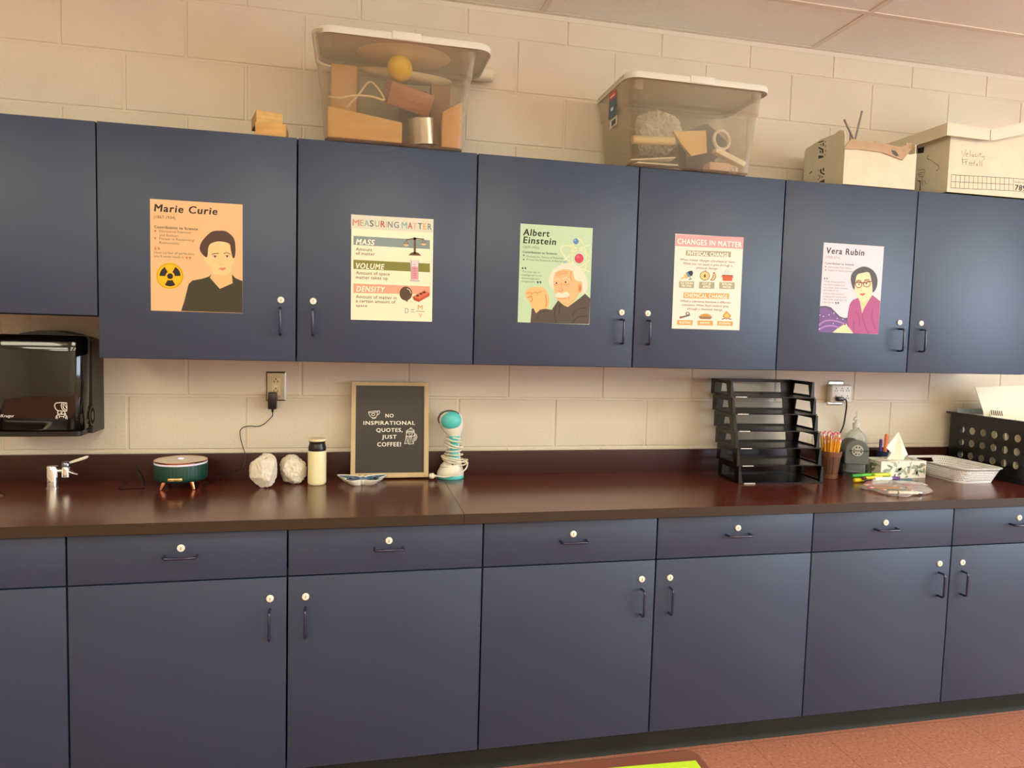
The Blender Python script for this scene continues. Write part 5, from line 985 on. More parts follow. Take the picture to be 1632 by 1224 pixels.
lip(f0, f0 + .004); lip(f1 - .004, f1)
ld.prism([(X[0], TZ[0]), (.165, TZ[1]), (X[3], TZ[3]), (X[3], TZ[3] + .004), (.165, TZ[1] + .004), (X[0], TZ[0] + .004)], 'y', f0, f1)
ld.prism([(f0 + .004, TZ[0] - .046), (f1 - .004, TZ[0] - .046), (f1 - .004, TZ[0]), (f0 + .004, TZ[0])], 'x', X[0], X[0] + .004)
ld.prism([(f0 + .004, TZ[3] - .046), (f1 - .004, TZ[3] - .046), (f1 - .004, TZ[3]), (f0 + .004, TZ[3])], 'x', X[3] - .004, X[3])
ld.done('lid', M('pale lid card', (226, 217, 194), .8, var=.04, vscale=12, spec=.2), t, smooth=0)
r = printed(ART['boxb'][1], t, (3.36 - 3.155, -.0003, 2.2 - 2.1066), .7)
side_print('boxbside', t, (-.0003, .132, 2.2 - 2.1066))
# ------------------------------------------------------------------ paper towel dispenser
t = T('paper_towel_dispenser', 'glossy black paper towel dispenser on the block wall', 'towel dispenser', (-.229, 0, 1.095))
m_shell = M('dark grey shell plastic', (44, 40, 37), .42)
b = B(); out = [(-.141, 0), (.141, 0), (.141, .318)]
for k in range(1, 12): a = k / 12; out.append((.141 - .282 * a, .318 + .034 * math.sin(PI * a)))
out.append((-.141, .318)); b.prism(out, 'y', -.118, -.001)
b.done('body', m_shell, t, smooth=40)
def dr(z, w, yf, yb, r): return [(x, y + (yf + yb) / 2, z) for x, y, _ in rrect(w, yb - yf, r, 8)]
R = [dr(.016, .262, -.198, -.10, .044), dr(.026, .274, -.204, -.10, .048), dr(.15, .280, -.206, -.10, .049), dr(.28, .284, -.2045, -.10, .048), dr(.318, .284, -.200, -.10, .046), dr(.333, .278, -.190, -.10, .04), dr(.338, .262, -.170, -.10, .03)]
cv = B().loft(R).done('front_cover', m_blackg, t, smooth=45)
B().loft([dr(.0, .26, -.198, -.12, .02), dr(.003, .266, -.204, -.12, .022), dr(.017, .266, -.204, -.12, .022)]).done('bottom_lip', m_blackp, t, smooth=40)
b = B(); el = lambda rx_, rz_, n=24: [(-.126 + rx_ * math.cos(2 * PI * k / n), .062 + rz_ * math.sin(2 * PI * k / n)) for k in range(n)]
A, A2 = el(.026, .034), el(.021, .029)
b.ringpanel([(.1413, y, z) for y, z in A], [(.1413, y, z) for y, z in A2], (.0022, 0, 0)); b.prism(el(.012, .016), 'x', .1405, .144)
b.done('lock', M('lock surround', (30, 28, 27), .3), t, smooth=30)
printed(ART['disp'][1], t, (-.006, -.2066, .155), .5)
# ------------------------------------------------------------------ chrome bench tap
t = T('bench_tap', 'small chrome bench tap with pale lever on the worktop by the towel dispenser', 'tap', (-.213, -.124, CT))
b = B(); b.lathe([(.022, 0), (.022, .003), (.0192, .004), (.0188, .072), (.017, .0755), (.012, .0765)], 32); b.done('post', m_chrome, t)
b = B(); b.cyl((.017, 0, .058), (.034, 0, .058), .0085, 20); b.lathe([(.008, .034), (.0135, .037), (.0135, .068), (.0115, .072)], 24, c=(.042, 0)); b.done('valve_body', m_chrome, t)
b = B(); b.tube([(.05, -.002, .056), (.058, -.005, .053), (.072, -.011, .049), (.086, -.016, .0465)], [.0075, .007, .0048, .0036], 16); b.done('nozzle', m_chrome, t)
b = B(); b.lathe([(.0115, .072), (.015, .075), (.015, .084), (.012, .089), (.004, .091)], 24, c=(.042, 0)); cp = b.done('cap', M('smoky chrome', (120, 124, 136), .15, metal=1), t)
b = B(); b.loft([[(x + dx, y, z + dz) for y, dz in ((-.006 * s_, 0), (-.004 * s_, .004 * s_), (.004 * s_, .004 * s_), (.006 * s_, 0), (.004 * s_, -.004 * s_), (-.004 * s_, -.004 * s_))] for x, z, s_, dx in ((.048, .084, .7, 0), (.058, .088, 1, 0), (.085, .097, 1.25, 0), (.105, .104, 1.25, 0), (.112, .1065, .6, 0))]); tag(b.done('lever', M('pale lever', (236, 228, 214), .25), t, smooth=60), 'pale lever handle')
# ------------------------------------------------------------------ wire easel
t = T('display_easel', 'thin black wire easel standing left of the green diffuser', 'easel', (.05, -.15, CT))
b = B(); r_ = .0014
b.tube([(-.042, -.028, .0016), (.04, -.022, .0016)], r_, 6); b.tube(spline([(-.04, -.026, .002), (-.012, .05, .03), (.0, .075, .045), (.012, .075, .04)]), r_, 6)
b.tube([(.0, .03, .075), (.034, -.012, .003)], .0026, 8); b.tube([(-.004, .032, .074), (.012, .06, .03), (.018, .07, .002)], r_, 6); b.tube([(.04, -.022, .0016), (.036, -.012, .006), (.02, .05, .01)], r_, 6)
b.done('wire_frame', m_blackp, t)
# ------------------------------------------------------------------ green diffuser
t = T('aroma_diffuser', 'round ribbed green diffuser on copper legs', 'diffuser', (.203, -.150, CT))
m_copper = M('rose gold', (226, 152, 112), .18, metal=1)
b = B(); b.lathe([(.07, .028), (.081, .030), (.0855, .036), (.0865, .045), (.0865, .082), (.0855, .086), (.08, .087)], 240, rib=lambda i: 1 + .009 * abs(math.sin(PI * i / 5))); b.done('body', M('dark green plastic', (18, 66, 54), .45), t, smooth=60)
b = B(); b.lathe([(.08, .0865), (.0868, .087), (.0868, .0925), (.08, .093)], 64); b.done('light_ring', M('milky light ring', (226, 218, 232), .3, emit=.25), t)
b = B(); b.lathe([(.08, .0928), (.0872, .0935), (.0875, .0965), (.086, .0985), (.0815, .0985), (.081, .0975)], 64); b.done('rim', m_copper, t)
mm = M('cream marble', (240, 226, 208), .5, var=.08, vscale=30)
b = B(); b.lathe([(.0812, .097), (.0812, .0978), (.07, .0995), (.03, .101), (.012, .1012), (.011, .0995), (.004, .099)], 64); lidp = b.done('lid', mm, t)
b = B(); b.lathe([(.0105, .0992), (.0105, .1018), (.006, .1024), (.0045, .0995)], 24); b.done('mist_hole', M('lilac glow', (226, 214, 255), .3, emit=.8), lidp)
for k in range(4):
    a = PI / 4 + k * PI / 2; c_, s_ = math.cos(a), math.sin(a)
    b = B(); b.tube([(.058 * c_, .058 * s_, .036), (.075 * c_, .075 * s_, .001), (.0755 * c_, .0755 * s_, 0)], [.0095, .0058, .005], 16); b.done('leg', m_copper, t)
b = B(); b.box(-.024, .024, -.0892, -.082, .036, .0475, 0, .003); b.box(-.0006, .0006, -.0897, -.0888, .038, .0455, 1); b.done('button_plate', [M('gold plate', (224, 190, 130), .2, metal=.9), m_dark], t)
# adapter in the left outlet and its cord to the diffuser
t = T('outlet', 'steel duplex outlet with a black adapter plugged into its lower socket', 'outlet', (.507, 0, 1.256))
b = B(); b.hexa([(-.0365, -.0008, -.056), (.0365, -.0008, -.056), (.0365, -.0008, .056), (-.0365, -.0008, .056), (-.031, -.0055, -.0505), (.031, -.0055, -.0505), (.031, -.0055, .0505), (-.031, -.0055, .0505)]); b.cyl((0, -.005, .045), (0, -.0066, .045), .003, 12); b.done('cover_plate', M('warm steel plate', (172, 168, 152), .28, metal=1), t, smooth=0)
b = B(); b.box(-.0165, .0165, -.0075, -.005, -.034, .034, 0, .001)
for zc in (.018, -.018):
    for dx in (-.0065, .0065): b.box(dx - .001, dx + .001, -.0082, -.0072, zc - .004, zc + .005, 1)
    b.cyl((0, -.0072, zc + .010), (0, -.0082, zc + .010), .0026, 12, 1)
b.box(-.006, .006, -.0084, -.007, -.003, .003, 2); b.done('socket', [M('almond plastic', (226, 208, 160), .35), m_dark, m_cream], t, smooth=0)
t = T('power_adapter', 'black power adapter whose thin cord droops to the green diffuser', 'adapter', (.4975, -.0082, 1.206))
b = B(); b.box(-.0155, .0155, -.036, -.0003, -.034, .03, 0, .004); b.tube([(0, -.02, -.033), (0, -.02, -.046)], [.005, .0035], 10); b.done('adapter_body', m_blackp, t)
P = [(.4975, -.028, 1.162), (.497, -.025, 1.146), (.484, -.018, 1.131), (.464, -.014, 1.112), (.442, -.012, 1.103), (.418, -.010, 1.105), (.396, -.010, 1.102), (.380, -.010, 1.088), (.381, -.011, 1.06), (.389, -.016, 1.03), (.400, -.028, 1.003), (.402, -.034, .985), (.395, -.045, .955), (.375, -.06, .945), (.35, -.07, .94), (.325, -.08, .928), (.30, -.10, .9105), (.285, -.115, .9115), (.272, -.125, .92)]
b = B(); b.tube([Vector(p) - Vector(t.location) for p in spline(P, 5)], .0016, 6); b.done('cord', m_blackp, t)
# ------------------------------------------------------------------ wrapped parcels, tumbler, dish
m_tissue = M('wrapping paper', (232, 222, 202), .75, var=.04, vscale=20, bump=.25, bscale=45)
o = crumple(21, .052, .92, .95, 1.2, 5, .24, 26, .84, 1.02, 2.8).done('paper_parcel', m_tissue, None, 20); o.location = (.484, -.182, CT + .0003); tag(o, 'crumpled paper parcel farther from the tumbler and closer to the cord', 'parcel', 'wrapped paper parcels')
o = crumple(33, .051, .98, .95, 1.1, 5, .30, 24, .84, 1.02, 2.6).done('paper_parcel', m_tissue, None, 20); o.location = (.581, -.122, CT + .0003); tag(o, 'crumpled paper parcel right beside the tumbler', 'parcel', 'wrapped paper parcels')
t = T('tumbler', 'cream travel tumbler with a black neck between parcels and letter board', 'tumbler', (.667, -.145, CT))
b = B(); b.lathe([(.026, 0), (.030, .001), (.0325, .005), (.0332, .012), (.0332, .122), (.0322, .1255), (.029, .126)], 48); b.done('body', M('pale yellow enamel', (246, 236, 186), .35), t)
b = B(); b.lathe([(.0315, .1255), (.0320, .130), (.0318, .138), (.0290, .148), (.0278, .153), (.0290, .158), (.0305, .161), (.02, .1615)], 48); b.done('neck', m_blackp, t)
b = B(); b.lathe([(.02, .1612), (.0305, .1612), (.0312, .1635), (.0312, .168), (.030, .170), (.02, .1705)], 48); b.done('lid', M('cream lid', (244, 232, 190), .35), t)
def butterfly(k):
    half = [(0, .034), (.012, .03), (.03, .046), (.06, .062), (.09, .066), (.0945, .058), (.085, .03), (.068, .008), (.062, -.002), (.066, -.02), (.058, -.042), (.04, -.055), (.022, -.05), (.008, -.04), (0, -.044)]
    pts = half + [(-x, y) for x, y in half[-2:0:-1]]
    return [(x * k, y * k) for x, y in pts]
def ring_b(k, z): return [Vector((p.x, p.y, z)) for p in spline([(x, y, 0) for x, y in butterfly(k)], 4, True)]
t = T('trinket_dish', 'butterfly shaped white dish with blue wings in front of the letter board', 'dish', (.832, -.150, CT))
b = B(); b.loft([ring_b(.70, 0), ring_b(.78, .003), ring_b(.95, .016), ring_b(1.0, .021), ring_b(.985, .0225), ring_b(.93, .021), ring_b(.86, .0125), ring_b(.6, .0075)]); b.done('dish_body', M('white glaze', (240, 236, 220), .15), t, smooth=50)
m_wing = M('blue wing glaze', (92, 118, 146), .2, var=.55, vscale=55)
b = B(); rg = [ring_b(.915, .0194), ring_b(.85, .0127), ring_b(.55, .0079)]; b.loft(rg, 0, False, True); tag(b.done('wing_pattern', m_wing, t, smooth=50), 'blue and grey wing pattern')
b = B(); ink_ = (30, 34, 52)
for sx in (-1, 1):
    b.tube([(sx * .001, .028, .017), (sx * .008, .036, .021), (sx * .014, .042, .024)], .0009, 6)
    for x, y, r_ in ((.07, .047, .006), (.045, .03, .005), (.05, -.03, .004)): b.cyl((sx * x, y, .0125), (sx * x, y, .0165), r_, 12)
b.tube([(0, .028, .0095), (0, 0, .0095), (0, -.032, .0095)], [.0015, .003, .0012], 8); b.done('butterfly_body', M('dark blue glaze', ink_, .2), t)
# ------------------------------------------------------------------ letter board
t = T('letter_board', 'dark letter board in a pale wood frame leaning on the wall', 'letter board', (.936, -.0865, CT + .0032), rx=-math.atan2(.055, .373))
O_ = [(-.149, .0, .003), (.149, .0, .003), (.149, .0, .3735), (-.149, .0, .3735)]; I_ = [(-.1315, .0, .022), (.1305, .0, .022), (.1305, .0, .359), (-.1315, .0, .359)]
b = B(); b.ringpanel(O_, I_, (0, .019, 0)); fr = b.done('frame', M('pale ash wood', (206, 180, 136), .5, var=.08, vscale=30, stretch=(1, 1, .12)), t, smooth=0)
md = fr.modifiers.new('edge', 'BEVEL'); md.width = .0015; md.segments = 2
B().box(-.1325, .1315, .006, .016, .021, .360).done('board', M('dark felt board', (50, 47, 41), .38, var=.05, vscale=300, spec=.45), t, smooth=0)
printed(ART['board'][1], t, (0, .0058, -.003), .6)
# ------------------------------------------------------------------ handheld steamer
t = T('handheld_steamer', 'turquoise and white handheld steamer wrapped in its white cord', 'steamer', (1.172, -.074, CT), -.15)
m_aqua = M('turquoise plastic', (92, 206, 204), .3); m_body = M('ivory plastic', (238, 232, 216), .3)
def ell(z, dx, rx_, ry_, n=32, dy=0): return [(dx + rx_ * math.cos(2 * PI * k / n), dy + ry_ * math.sin(2 * PI * k / n), z) for k in range(n)]
B().loft([ell(0, 0, .051, .044), ell(.002, 0, .0535, .046), ell(.012, 0, .0535, .046), ell(.0135, 0, .052, .045)]).done('base_band', m_aqua, t, smooth=50)
B().loft([ell(.0135, 0, .052, .045), ell(.022, 0, .0525, .045), ell(.038, .002, .047, .041), ell(.056, .005, .039, .034), ell(.072, .009, .031, .027), ell(.09, .012, .0245, .02), ell(.13, .012, .0205, .0175), ell(.152, .012, .0215, .018), ell(.169, .011, .0265, .02), ell(.18, .008, .033, .024), ell(.195, .004, .0415, .029), ell(.222, -.001, .0475, .032), ell(.246, -.005, .0455, .030), ell(.26, -.007, .036, .025), ell(.267, -.008, .022, .017)]).done('body', m_body, t, smooth=50)
b = B(); b.loft([ell(.074, .011, .0235, .014, 24, -.0125), ell(.09, .012, .0205, .013, 24, -.0085), ell(.13, .0125, .0165, .012, 24, -.0075), ell(.152, .0125, .0175, .012, 24, -.0078), ell(.1685, .0115, .0225, .012, 24, -.0092)]); b.done('grip', m_aqua, t, smooth=50)
B().sphere((-.001, -.0135, .2285), 1, 0, 4, .0405, .026, .038).done('shell_panel', m_aqua, t, smooth=80)
b = B(); arc = [(-.0495, -.010, .240), (-.042, -.014, .253), (-.029, -.016, .2615), (-.010, -.016, .2665), (.010, -.016, .264), (.027, -.014, .254)]
sp = spline(arc, 6); b.tube(sp, .0044, 8)
for p in sp[::2]: b.sphere((p.x, p.y - .001, p.z + .003), .0022, 0, 1)
b.tube(spline([(-.0525, -.004, .238), (-.051, .004, .226), (-.048, .008, .215)]), .0032, 8)
b.done('comb', M('grey comb', (82, 80, 76), .5), t, smooth=50)
b = B(); P = []
rnd = random.Random(4)
loops = [(.163, .030, .025), (.150, .034, .030), (.133, .036, .034), (.122, .032, .028), (.108, .031, .026), (.096, .038, .034), (.085, .043, .04), (.076, .047, .043), (.066, .052, .045)]
for i, (z, rx_, ry_) in enumerate(loops):
    tilt = rnd.uniform(-.4, .4); ox = rnd.uniform(-.004, .006)
    for k in range(8):
        a = 2 * PI * k / 8 - PI / 2; P.append((.010 + ox + rx_ * math.cos(a), ry_ * math.sin(a) - .002, z + tilt * rx_ * math.cos(a) * .7 - .010 * k / 8))
P += [(.05, -.02, .055), (.066, -.015, .066), (.062, -.03, .045), (.04, -.05, .03), (.01, -.056, .020), (-.02, -.058, .014), (-.045, -.054, .016), (-.056, -.05, .016)]
b.tube(spline(P, 4), .0031, 8); cd = b.done('cord', m_cream, t, smooth=60)
b = B(); b.tube([(-.052, -.051, .016), (-.062, -.048, .0155)], [.0045, .0055], 10); b.tube([(-.062, -.048, .0155), (-.066, -.047, .0155), (-.078, -.043, .015), (-.080, -.0425, .015)], [.0085, .0115, .0105, .008], 12); b.done('plug', m_cream, cd, smooth=50)
b = B(); b.cyl((.008, -.036, .062), (.008, -.0385, .060), .004, 12); b.done('button', M('dark button', (90, 84, 72), .4), t)
# ------------------------------------------------------------------ stacked letter trays
def tray(label, loc, rz):
    t = T('letter_tray', label, 'letter tray', loc, rz, 'stacked black letter trays')
    Wt, Dt, H, th = .372, .178, .0655, .0032
    b = B(); b.box(0, Wt, .002, Dt, 0, th); b.prism([(.0, -.002), (-.004, -.001), (-.004, .002), (.004, .0032), (.004, 0)], 'x', -.004, Wt + .004)
    def side(x, off):
        o = [(x, .0, .002), (x, Dt, .002), (x, Dt, H), (x, .004, H)]; i = [(x, .030, .010), (x, Dt - .026, .010), (x, Dt - .034, H - .014), (x, .042, H - .014)]
        b.ringpanel(o, i, (off, 0, 0))
    side(0, th); side(Wt - th, th)
    o = [(0, Dt - th, .002), (Wt, Dt - th, .002), (Wt, Dt - th, H), (0, Dt - th, H)]; i = [(.045, Dt - th, .010), (Wt - .045, Dt - th, .010), (Wt - .05, Dt - th, H - .014), (.05, Dt - th, H - .014)]
    b.ringpanel(o, i, (0, th, 0))
    for sx, x in ((1, 0), (-1, Wt)):
        b.hexa([(x, -.001, .002), (x + sx * .016, -.001, .002), (x + sx * .016, .004, .002), (x, .004, .002), (x, .003, H), (x + sx * .008, .003, H), (x + sx * .008, .008, H), (x, .008, H)])
    bo = b.done('tray_body', m_blackp, t, smooth=0)
    b = B(); b.box(.022, .070, -.0055, -.0042, -.0012, .0018); tag(b.done('label_strip', m_white, t, smooth=0), 'white label strip on the front lip')
    return t
tn = ['bottom tray of the black letter tray stack, resting on the worktop', 'second tray from the bottom of the black letter tray stack', 'third tray from the bottom of the black letter tray stack', 'fourth tray from the bottom of the black letter tray stack', 'fifth tray from the bottom, right under the topmost black letter tray', 'topmost tray of the black letter tray stack']
tr0 = None
for k in range(6):
    if tr0 is None: tr0 = c = tray(tn[0], (0, 0, 0), -.05)
    else: c = copy_tree(tr0); c['label'] = tn[k]
    c.location = (2.302 - .003 * k, -.292 + .0135 * k, CT + .0022 + .0682 * k)
# ------------------------------------------------------------------ right outlet
t = T('outlet', 'white outlet plate hidden behind a six-socket adapter', 'outlet', (2.9415, 0, 1.2535))
b = B(); b.hexa([(-.0415, -.0008, -.056), (.0415, -.0008, -.056), (.0415, -.0008, .056), (-.0415, -.0008, .056), (-.036, -.0055, -.0505), (.036, -.0055, -.0505), (.036, -.0055, .0505), (-.036, -.0055, .0505)]); b.cyl((0, -.005, .047), (0, -.0066, .047), .003, 12); b.done('cover_plate', M('bright plate', (230, 226, 218), .2, metal=.6), t, smooth=0)
t = T('outlet_adapter', 'white six-socket adapter plugged over the right wall outlet', 'outlet adapter', (2.948, -.0068, 1.2525))
b = B(); b.box(-.055, .055, -.032, 0, -.0415, .0415, 0, .009, 4); b.done('adapter_body', M('warm white plastic', (228, 222, 212), .35), t)
b = B()
for r_ in (0, 1):
    for k in range(3):
        x, zc = -.03 + .03 * k, .014 - .034 * r_
        for dx in (-.0055, .0055): b.box(x + dx - .001, x + dx + .001, -.0328, -.0318, zc - .004, zc + .004)
        b.cyl((x, -.0318, zc + .0105), (x, -.0328, zc + .0105), .0026, 12)
b.done('socket', m_dark, t, smooth=30)
t = T('power_cable', 'black power cable hanging from the white six-socket adapter', 'cord', (2.928, -.040, 1.230))
b = B(); b.box(-.015, .017, -.022, -.0005, -.010, .010, 0, .004); b.done('plug', m_blackp, t)
P = [(.014, -.012, 0), (.026, -.014, -.001), (.036, -.012, -.01), (.0425, -.006, -.04), (.0435, 0, -.08), (.041, .004, -.12), (.03, .008, -.155), (.012, .012, -.2), (-.004, .012, -.24), (-.006, -.004, -.29), (-.002, -.018, -.3185), (.012, -.03, -.3195)]
b = B(); b.tube(spline(P, 5), .0034, 8); b.done('cord', m_blackp, t, smooth=60)
# ------------------------------------------------------------------ basket of pencils
PB = Vector((2.774, -.215, CT))
t = T('pencil_basket', 'small brown wooden slat basket full of yellow pencils', 'basket', PB)
m_slat = M('brown slat', (98, 60, 38), .6, var=.15, vscale=18, stretch=(3, 3, .4))
b = B(); ns = 10
for k in range(ns):
    a0, a1 = 2 * PI * (k + .03) / ns, 2 * PI * (k + .97) / ns
    def pt(a, z, dr_): r_ = .030 + (.043 - .030) * z / .117 + dr_; return (r_ * math.cos(a), r_ * math.sin(a), z)
    am = (a0 + a1) / 2
    for u, v in ((a0, am), (am, a1)): b.hexa([pt(u, .001, -.0022), pt(v, .001, -.0022), pt(v, .001, 0), pt(u, .001, 0), pt(u, .115, -.0022), pt(v, .115, -.0022), pt(v, .115, 0), pt(u, .115, 0)])
b.lathe([(.0285, .0), (.0285, .005)], 24); b.done('slat_wall', m_slat, t, smooth=0)
for z0, z1 in ((.096, .117), (.002, .020)):
    rr = lambda z: .0302 + .013 * z / .117
    b = B(); b.lathe([(rr(z0), z0), (rr(z0) + .0018, z0), (rr(z1) + .0018, z1), (rr(z1), z1)], 40, cap0=False, cap1=False); tag(b.done('band', M('light slat', (118, 76, 48), .6, var=.12, vscale=18), t, smooth=50), None)
m_pen = M('pencil yellow', (240, 168, 44), .35); m_fer = M('ferrule', (226, 196, 184), .3, metal=.7); m_era = M('pink eraser', (222, 112, 126), .7); m_wt = M('bare wood', (232, 196, 146), .6); m_lead = M('lead', (50, 48, 50), .4)
def pencil(label, L, group=None, col=None):
    t = T('pencil', label, 'pencil', group=group)
    b = B(); b.tube([(0, 0, .016), (0, 0, L - .016)], .0037, 6); b.done('shaft', col or m_pen, t, smooth=0)
    b = B(); b.lathe([(.0007, 0), (.0036, .0162)], 10, mi=0); b.lathe([(.0002, 0), (.0009, .004)], 8, mi=1); b.done('point', [m_wt, m_lead], t)
    b = B(); b.lathe([(.0038, L - .017), (.0039, L - .006), (.0036, L - .005)], 10); b.done('ferrule', m_fer, t)
    b = B(); b.lathe([(.0034, L - .006), (.0035, L), (.0025, L + .002)], 10); b.done('eraser', m_era, t)
    return t
rnd = random.Random(11); NP = 26; protos = {}
plabel = 'yellow pencil with a pink eraser standing in the wooden slat basket'
for k in range(NP):
    a = k * 2.39996; r0 = .021 * math.sqrt((k + .5) / NP)
    L = rnd.choice([.165, .172, .178, .186, .19])
    if L not in protos: protos[L] = c = pencil(plabel, L, 'pencils in the slat basket')
    else: c = copy_tree(protos[L])
    sp_ = 1.72; base = Vector((r0 * math.cos(a), r0 * math.sin(a), .0062)); d_ = Vector((base.x * (sp_ - 1), base.y * (sp_ - 1), .110)).normalized()
    c.location = PB + base; c.rotation_mode = 'QUATERNION'; c.rotation_quaternion = Vector((0, 0, 1)).rotation_difference(d_)
# ------------------------------------------------------------------ pencil sharpener
t = T('pencil_sharpener', 'grey electric pencil sharpener with round dial beside the pencil basket', 'pencil sharpener', (2.930, -.160, CT), -.36)
m_sh = M('grey sharpener plastic', (96, 102, 98), .4); m_shd = M('charcoal plastic', (34, 36, 38), .45)
def arch(w, h, n=12): return [(-w, 0), (w, 0)] + [(w * math.cos(PI * k / n), h - w + w * math.sin(PI * k / n)) for k in range(n + 1)]
b = B(); b.prism(arch(.046, .158), 'y', .006, .052); b.prism(arch(.046, .158)[2:] + [(-.046, .058), (.046, .058)], 'y', -.028, .006); b.prism([(-.054, 0), (.054, 0), (.05, .016), (-.05, .016)], 'y', -.044, .054); b.done('case', m_shd, t, smooth=35)
b = B(); b.prism([(-.049, .060)] + [(-.049 + .008 * k / 3, .060 - .006 * math.sin(PI / 2 * k / 3)) for k in range(1, 4)] + [(.041, .054), (.049, .060)] + [(.049 * math.cos(PI * k / 14), .112 + .049 * math.sin(PI * k / 14)) for k in range(15)], 'y', -.046, -.026)
fp = b.done('face_plate', m_sh, t, smooth=35); md = fp.modifiers.new('edge', 'BEVEL'); md.width = .004; md.segments = 3; md.limit_method = 'ANGLE'
b = B(); b.tube([(0, -.044, .114), (0, -.0495, .114), (0, -.0505, .114)], [.0245, .0245, .0235], 36)
for k in range(8): a = 2 * PI * (k + .5) / 8; x, z = .0158 * math.cos(a), .114 + .0158 * math.sin(a); b.cyl((x, -.0502, z), (x, -.0512, z), .0028 + .0004 * (k % 3), 12, 1)
b.done('dial', [M('pale grey dial', (178, 178, 170), .4), m_dark], t, smooth=40)
b = B(); b.box(-.034, .048, -.0522, -.0505, .1125, .1155); b.done('dial_bar', m_shd, t, smooth=0)
b = B(); b.loft([rrect(.084, .05, .014, 5, 0, -.018, z) for z in (.018, .054)]); b.done('shavings_bin', CLEAR('smoky clear plastic', (226, 230, 228), (170, 176, 174), .06, .28, .8), t, smooth=40)
# ------------------------------------------------------------------ hand sanitizer
t = T('sanitizer_bottle', 'clear pump bottle of hand sanitizer standing behind the pencil sharpener', 'bottle', (3.018, -.058, CT))
m_bot = CLEAR('clear bottle', (238, 240, 236), (214, 214, 206), .08, .12, .8)
b = B(); b.loft([rrect(.094, .052, .018, 5, z=.0005), rrect(.098, .056, .02, 5, z=.006), rrect(.098, .056, .02, 5, z=.148), rrect(.088, .052, .02, 5, z=.162), rrect(.056, .044, .02, 5, z=.178), rrect(.028, .028, .0135, 5, z=.188), rrect(.026, .026, .0128, 5, z=.198)]); b.done('bottle_body', m_bot, t, smooth=50)
m_pump = CLEAR('milky pump', (240, 238, 232), (232, 228, 220), .3, .7, .95)
b = B(); b.lathe([(.0155, .196), (.0158, .212), (.013, .216), (.006, .218), (.0055, .228), (.0105, .230), (.0115, .240), (.008, .244), (.003, .246), (.0022, .268), (.001, .27)], 24); b.tube([(0, 0, .236), (-.02, -.012, .237), (-.028, -.017, .233)], [.005, .0042, .0036], 10); b.done('pump', m_pump, t, smooth=50)
b = B(); b.box(-.047, -.012, -.0287, -.0282, .118, .146); b.done('label_patch', m_white, t, smooth=0)
b = B()
for P in ([(.002, .088), (.008, .096), (.012, .088), (.016, .096), (.02, .09), (.024, .097), (.026, .088), (.03, .1)], [(.03, .104), (.036, .106), (.033, .085)]): b.tube(spline([(x, -.0286, z) for x, z in P], 4), .0007, 6)
b.done('script_mark', M('grey script', (110, 110, 108), .5), t)
# ------------------------------------------------------------------ tissue box
t = T('tissue_box', 'white tissue box printed with green leaves', 'tissue box', (2.996, -.252, CT))
b = B(); b.box(0, .228, 0, .115, 0, .0745, 0, .0012); b.done('carton', M('white printed card', (236, 234, 218), .5), t, smooth=0)
rnd = random.Random(5); leafc = [(150, 160, 142), (172, 180, 160), (122, 136, 118), (190, 196, 178), (156, 160, 150)]
def leaf(cx, cz, L, w, a, lims):
    pts = []
    for k in range(9): s_ = k / 8; pts.append((s_ * L, w * math.sin(PI * s_) ** .8))
    for k in range(7, 0, -1): s_ = k / 8; pts.append((s_ * L, -w * math.sin(PI * s_) ** .8))
    c_, s_ = math.cos(a), math.sin(a); out = [(cx + x * c_ - z * s_, cz + x * s_ + z * c_) for x, z in pts]
    return [(min(max(x, lims[0]), lims[1]), min(max(z, lims[2]), lims[3])) for x, z in out]
b = B()
def leaves(n, lims, put):
    done_ = 0
    while done_ < n:
        cx, cz = rnd.uniform(lims[0], lims[1]), rnd.uniform(lims[2], lims[3]); L = rnd.uniform(.022, .042)
        p_ = leaf(cx, cz, L, L * rnd.uniform(.13, .21), rnd.uniform(0, 2 * PI), lims); mi = rnd.randrange(5)
        if len({(round(x, 5), round(z, 5)) for x, z in p_}) < len(p_): continue
        f = b.face([b.v(put(x, z, .00015 + .00006 * (done_ % 5))) for x, z in p_], mi); done_ += 1
leaves(44, (.003, .225, .003, .072), lambda x, z, e: (x, -e, z)); leaves(18, (.003, .112, .003, .072), lambda x, z, e: (-e, x, z)); leaves(24, (.003, .225, .003, .112), lambda x, z, e: (x, z, .0745 + e)); leaves(18, (.003, .112, .003, .072), lambda x, z, e: (.228 + e, x, z))
b.done('leaf_print', [M('leaf ink %d' % i, c_, .5) for i, c_ in enumerate(leafc)], t, smooth=0, norm=False)
t = T('tissue', 'white tissue pulled up into a peak from the leafy tissue box', 'tissue', (3.110, -.195, CT + .0748))
b = B(); P_ = b.v((.012, 0, .119)); L_ = b.v((-.057, -.014, .052)); L2 = b.v((-.034, -.020, .030)); R_ = b.v((.0605, -.008, .020)); R2 = b.v((.037, -.018, .012))
fr_ = [b.v(q) for q in ((-.043, -.004, 0), (-.034, -.018, 0), (-.022, -.008, 0), (-.010, -.024, 0), (.002, -.011, 0), (.013, -.025, 0), (.022, -.010, 0), (.031, -.018, 0), (.038, -.002, 0))]
bk = [b.v(q) for q in ((.030, .014, 0), (.012, .006, 0), (-.006, .016, 0), (-.026, .008, 0))]
ring = fr_ + bk
mid = [b.v(((v.co.x * .52 + .012 * .48) + (.004 if k % 2 else -.003), v.co.y * .62, .055 + .006 * (k % 2))) for k, v in enumerate(ring)]
for k in range(len(ring)):
    n_ = (k + 1) % len(ring); b.face([ring[k], ring[n_], mid[n_], mid[k]]); b.face([mid[k], mid[n_], P_])
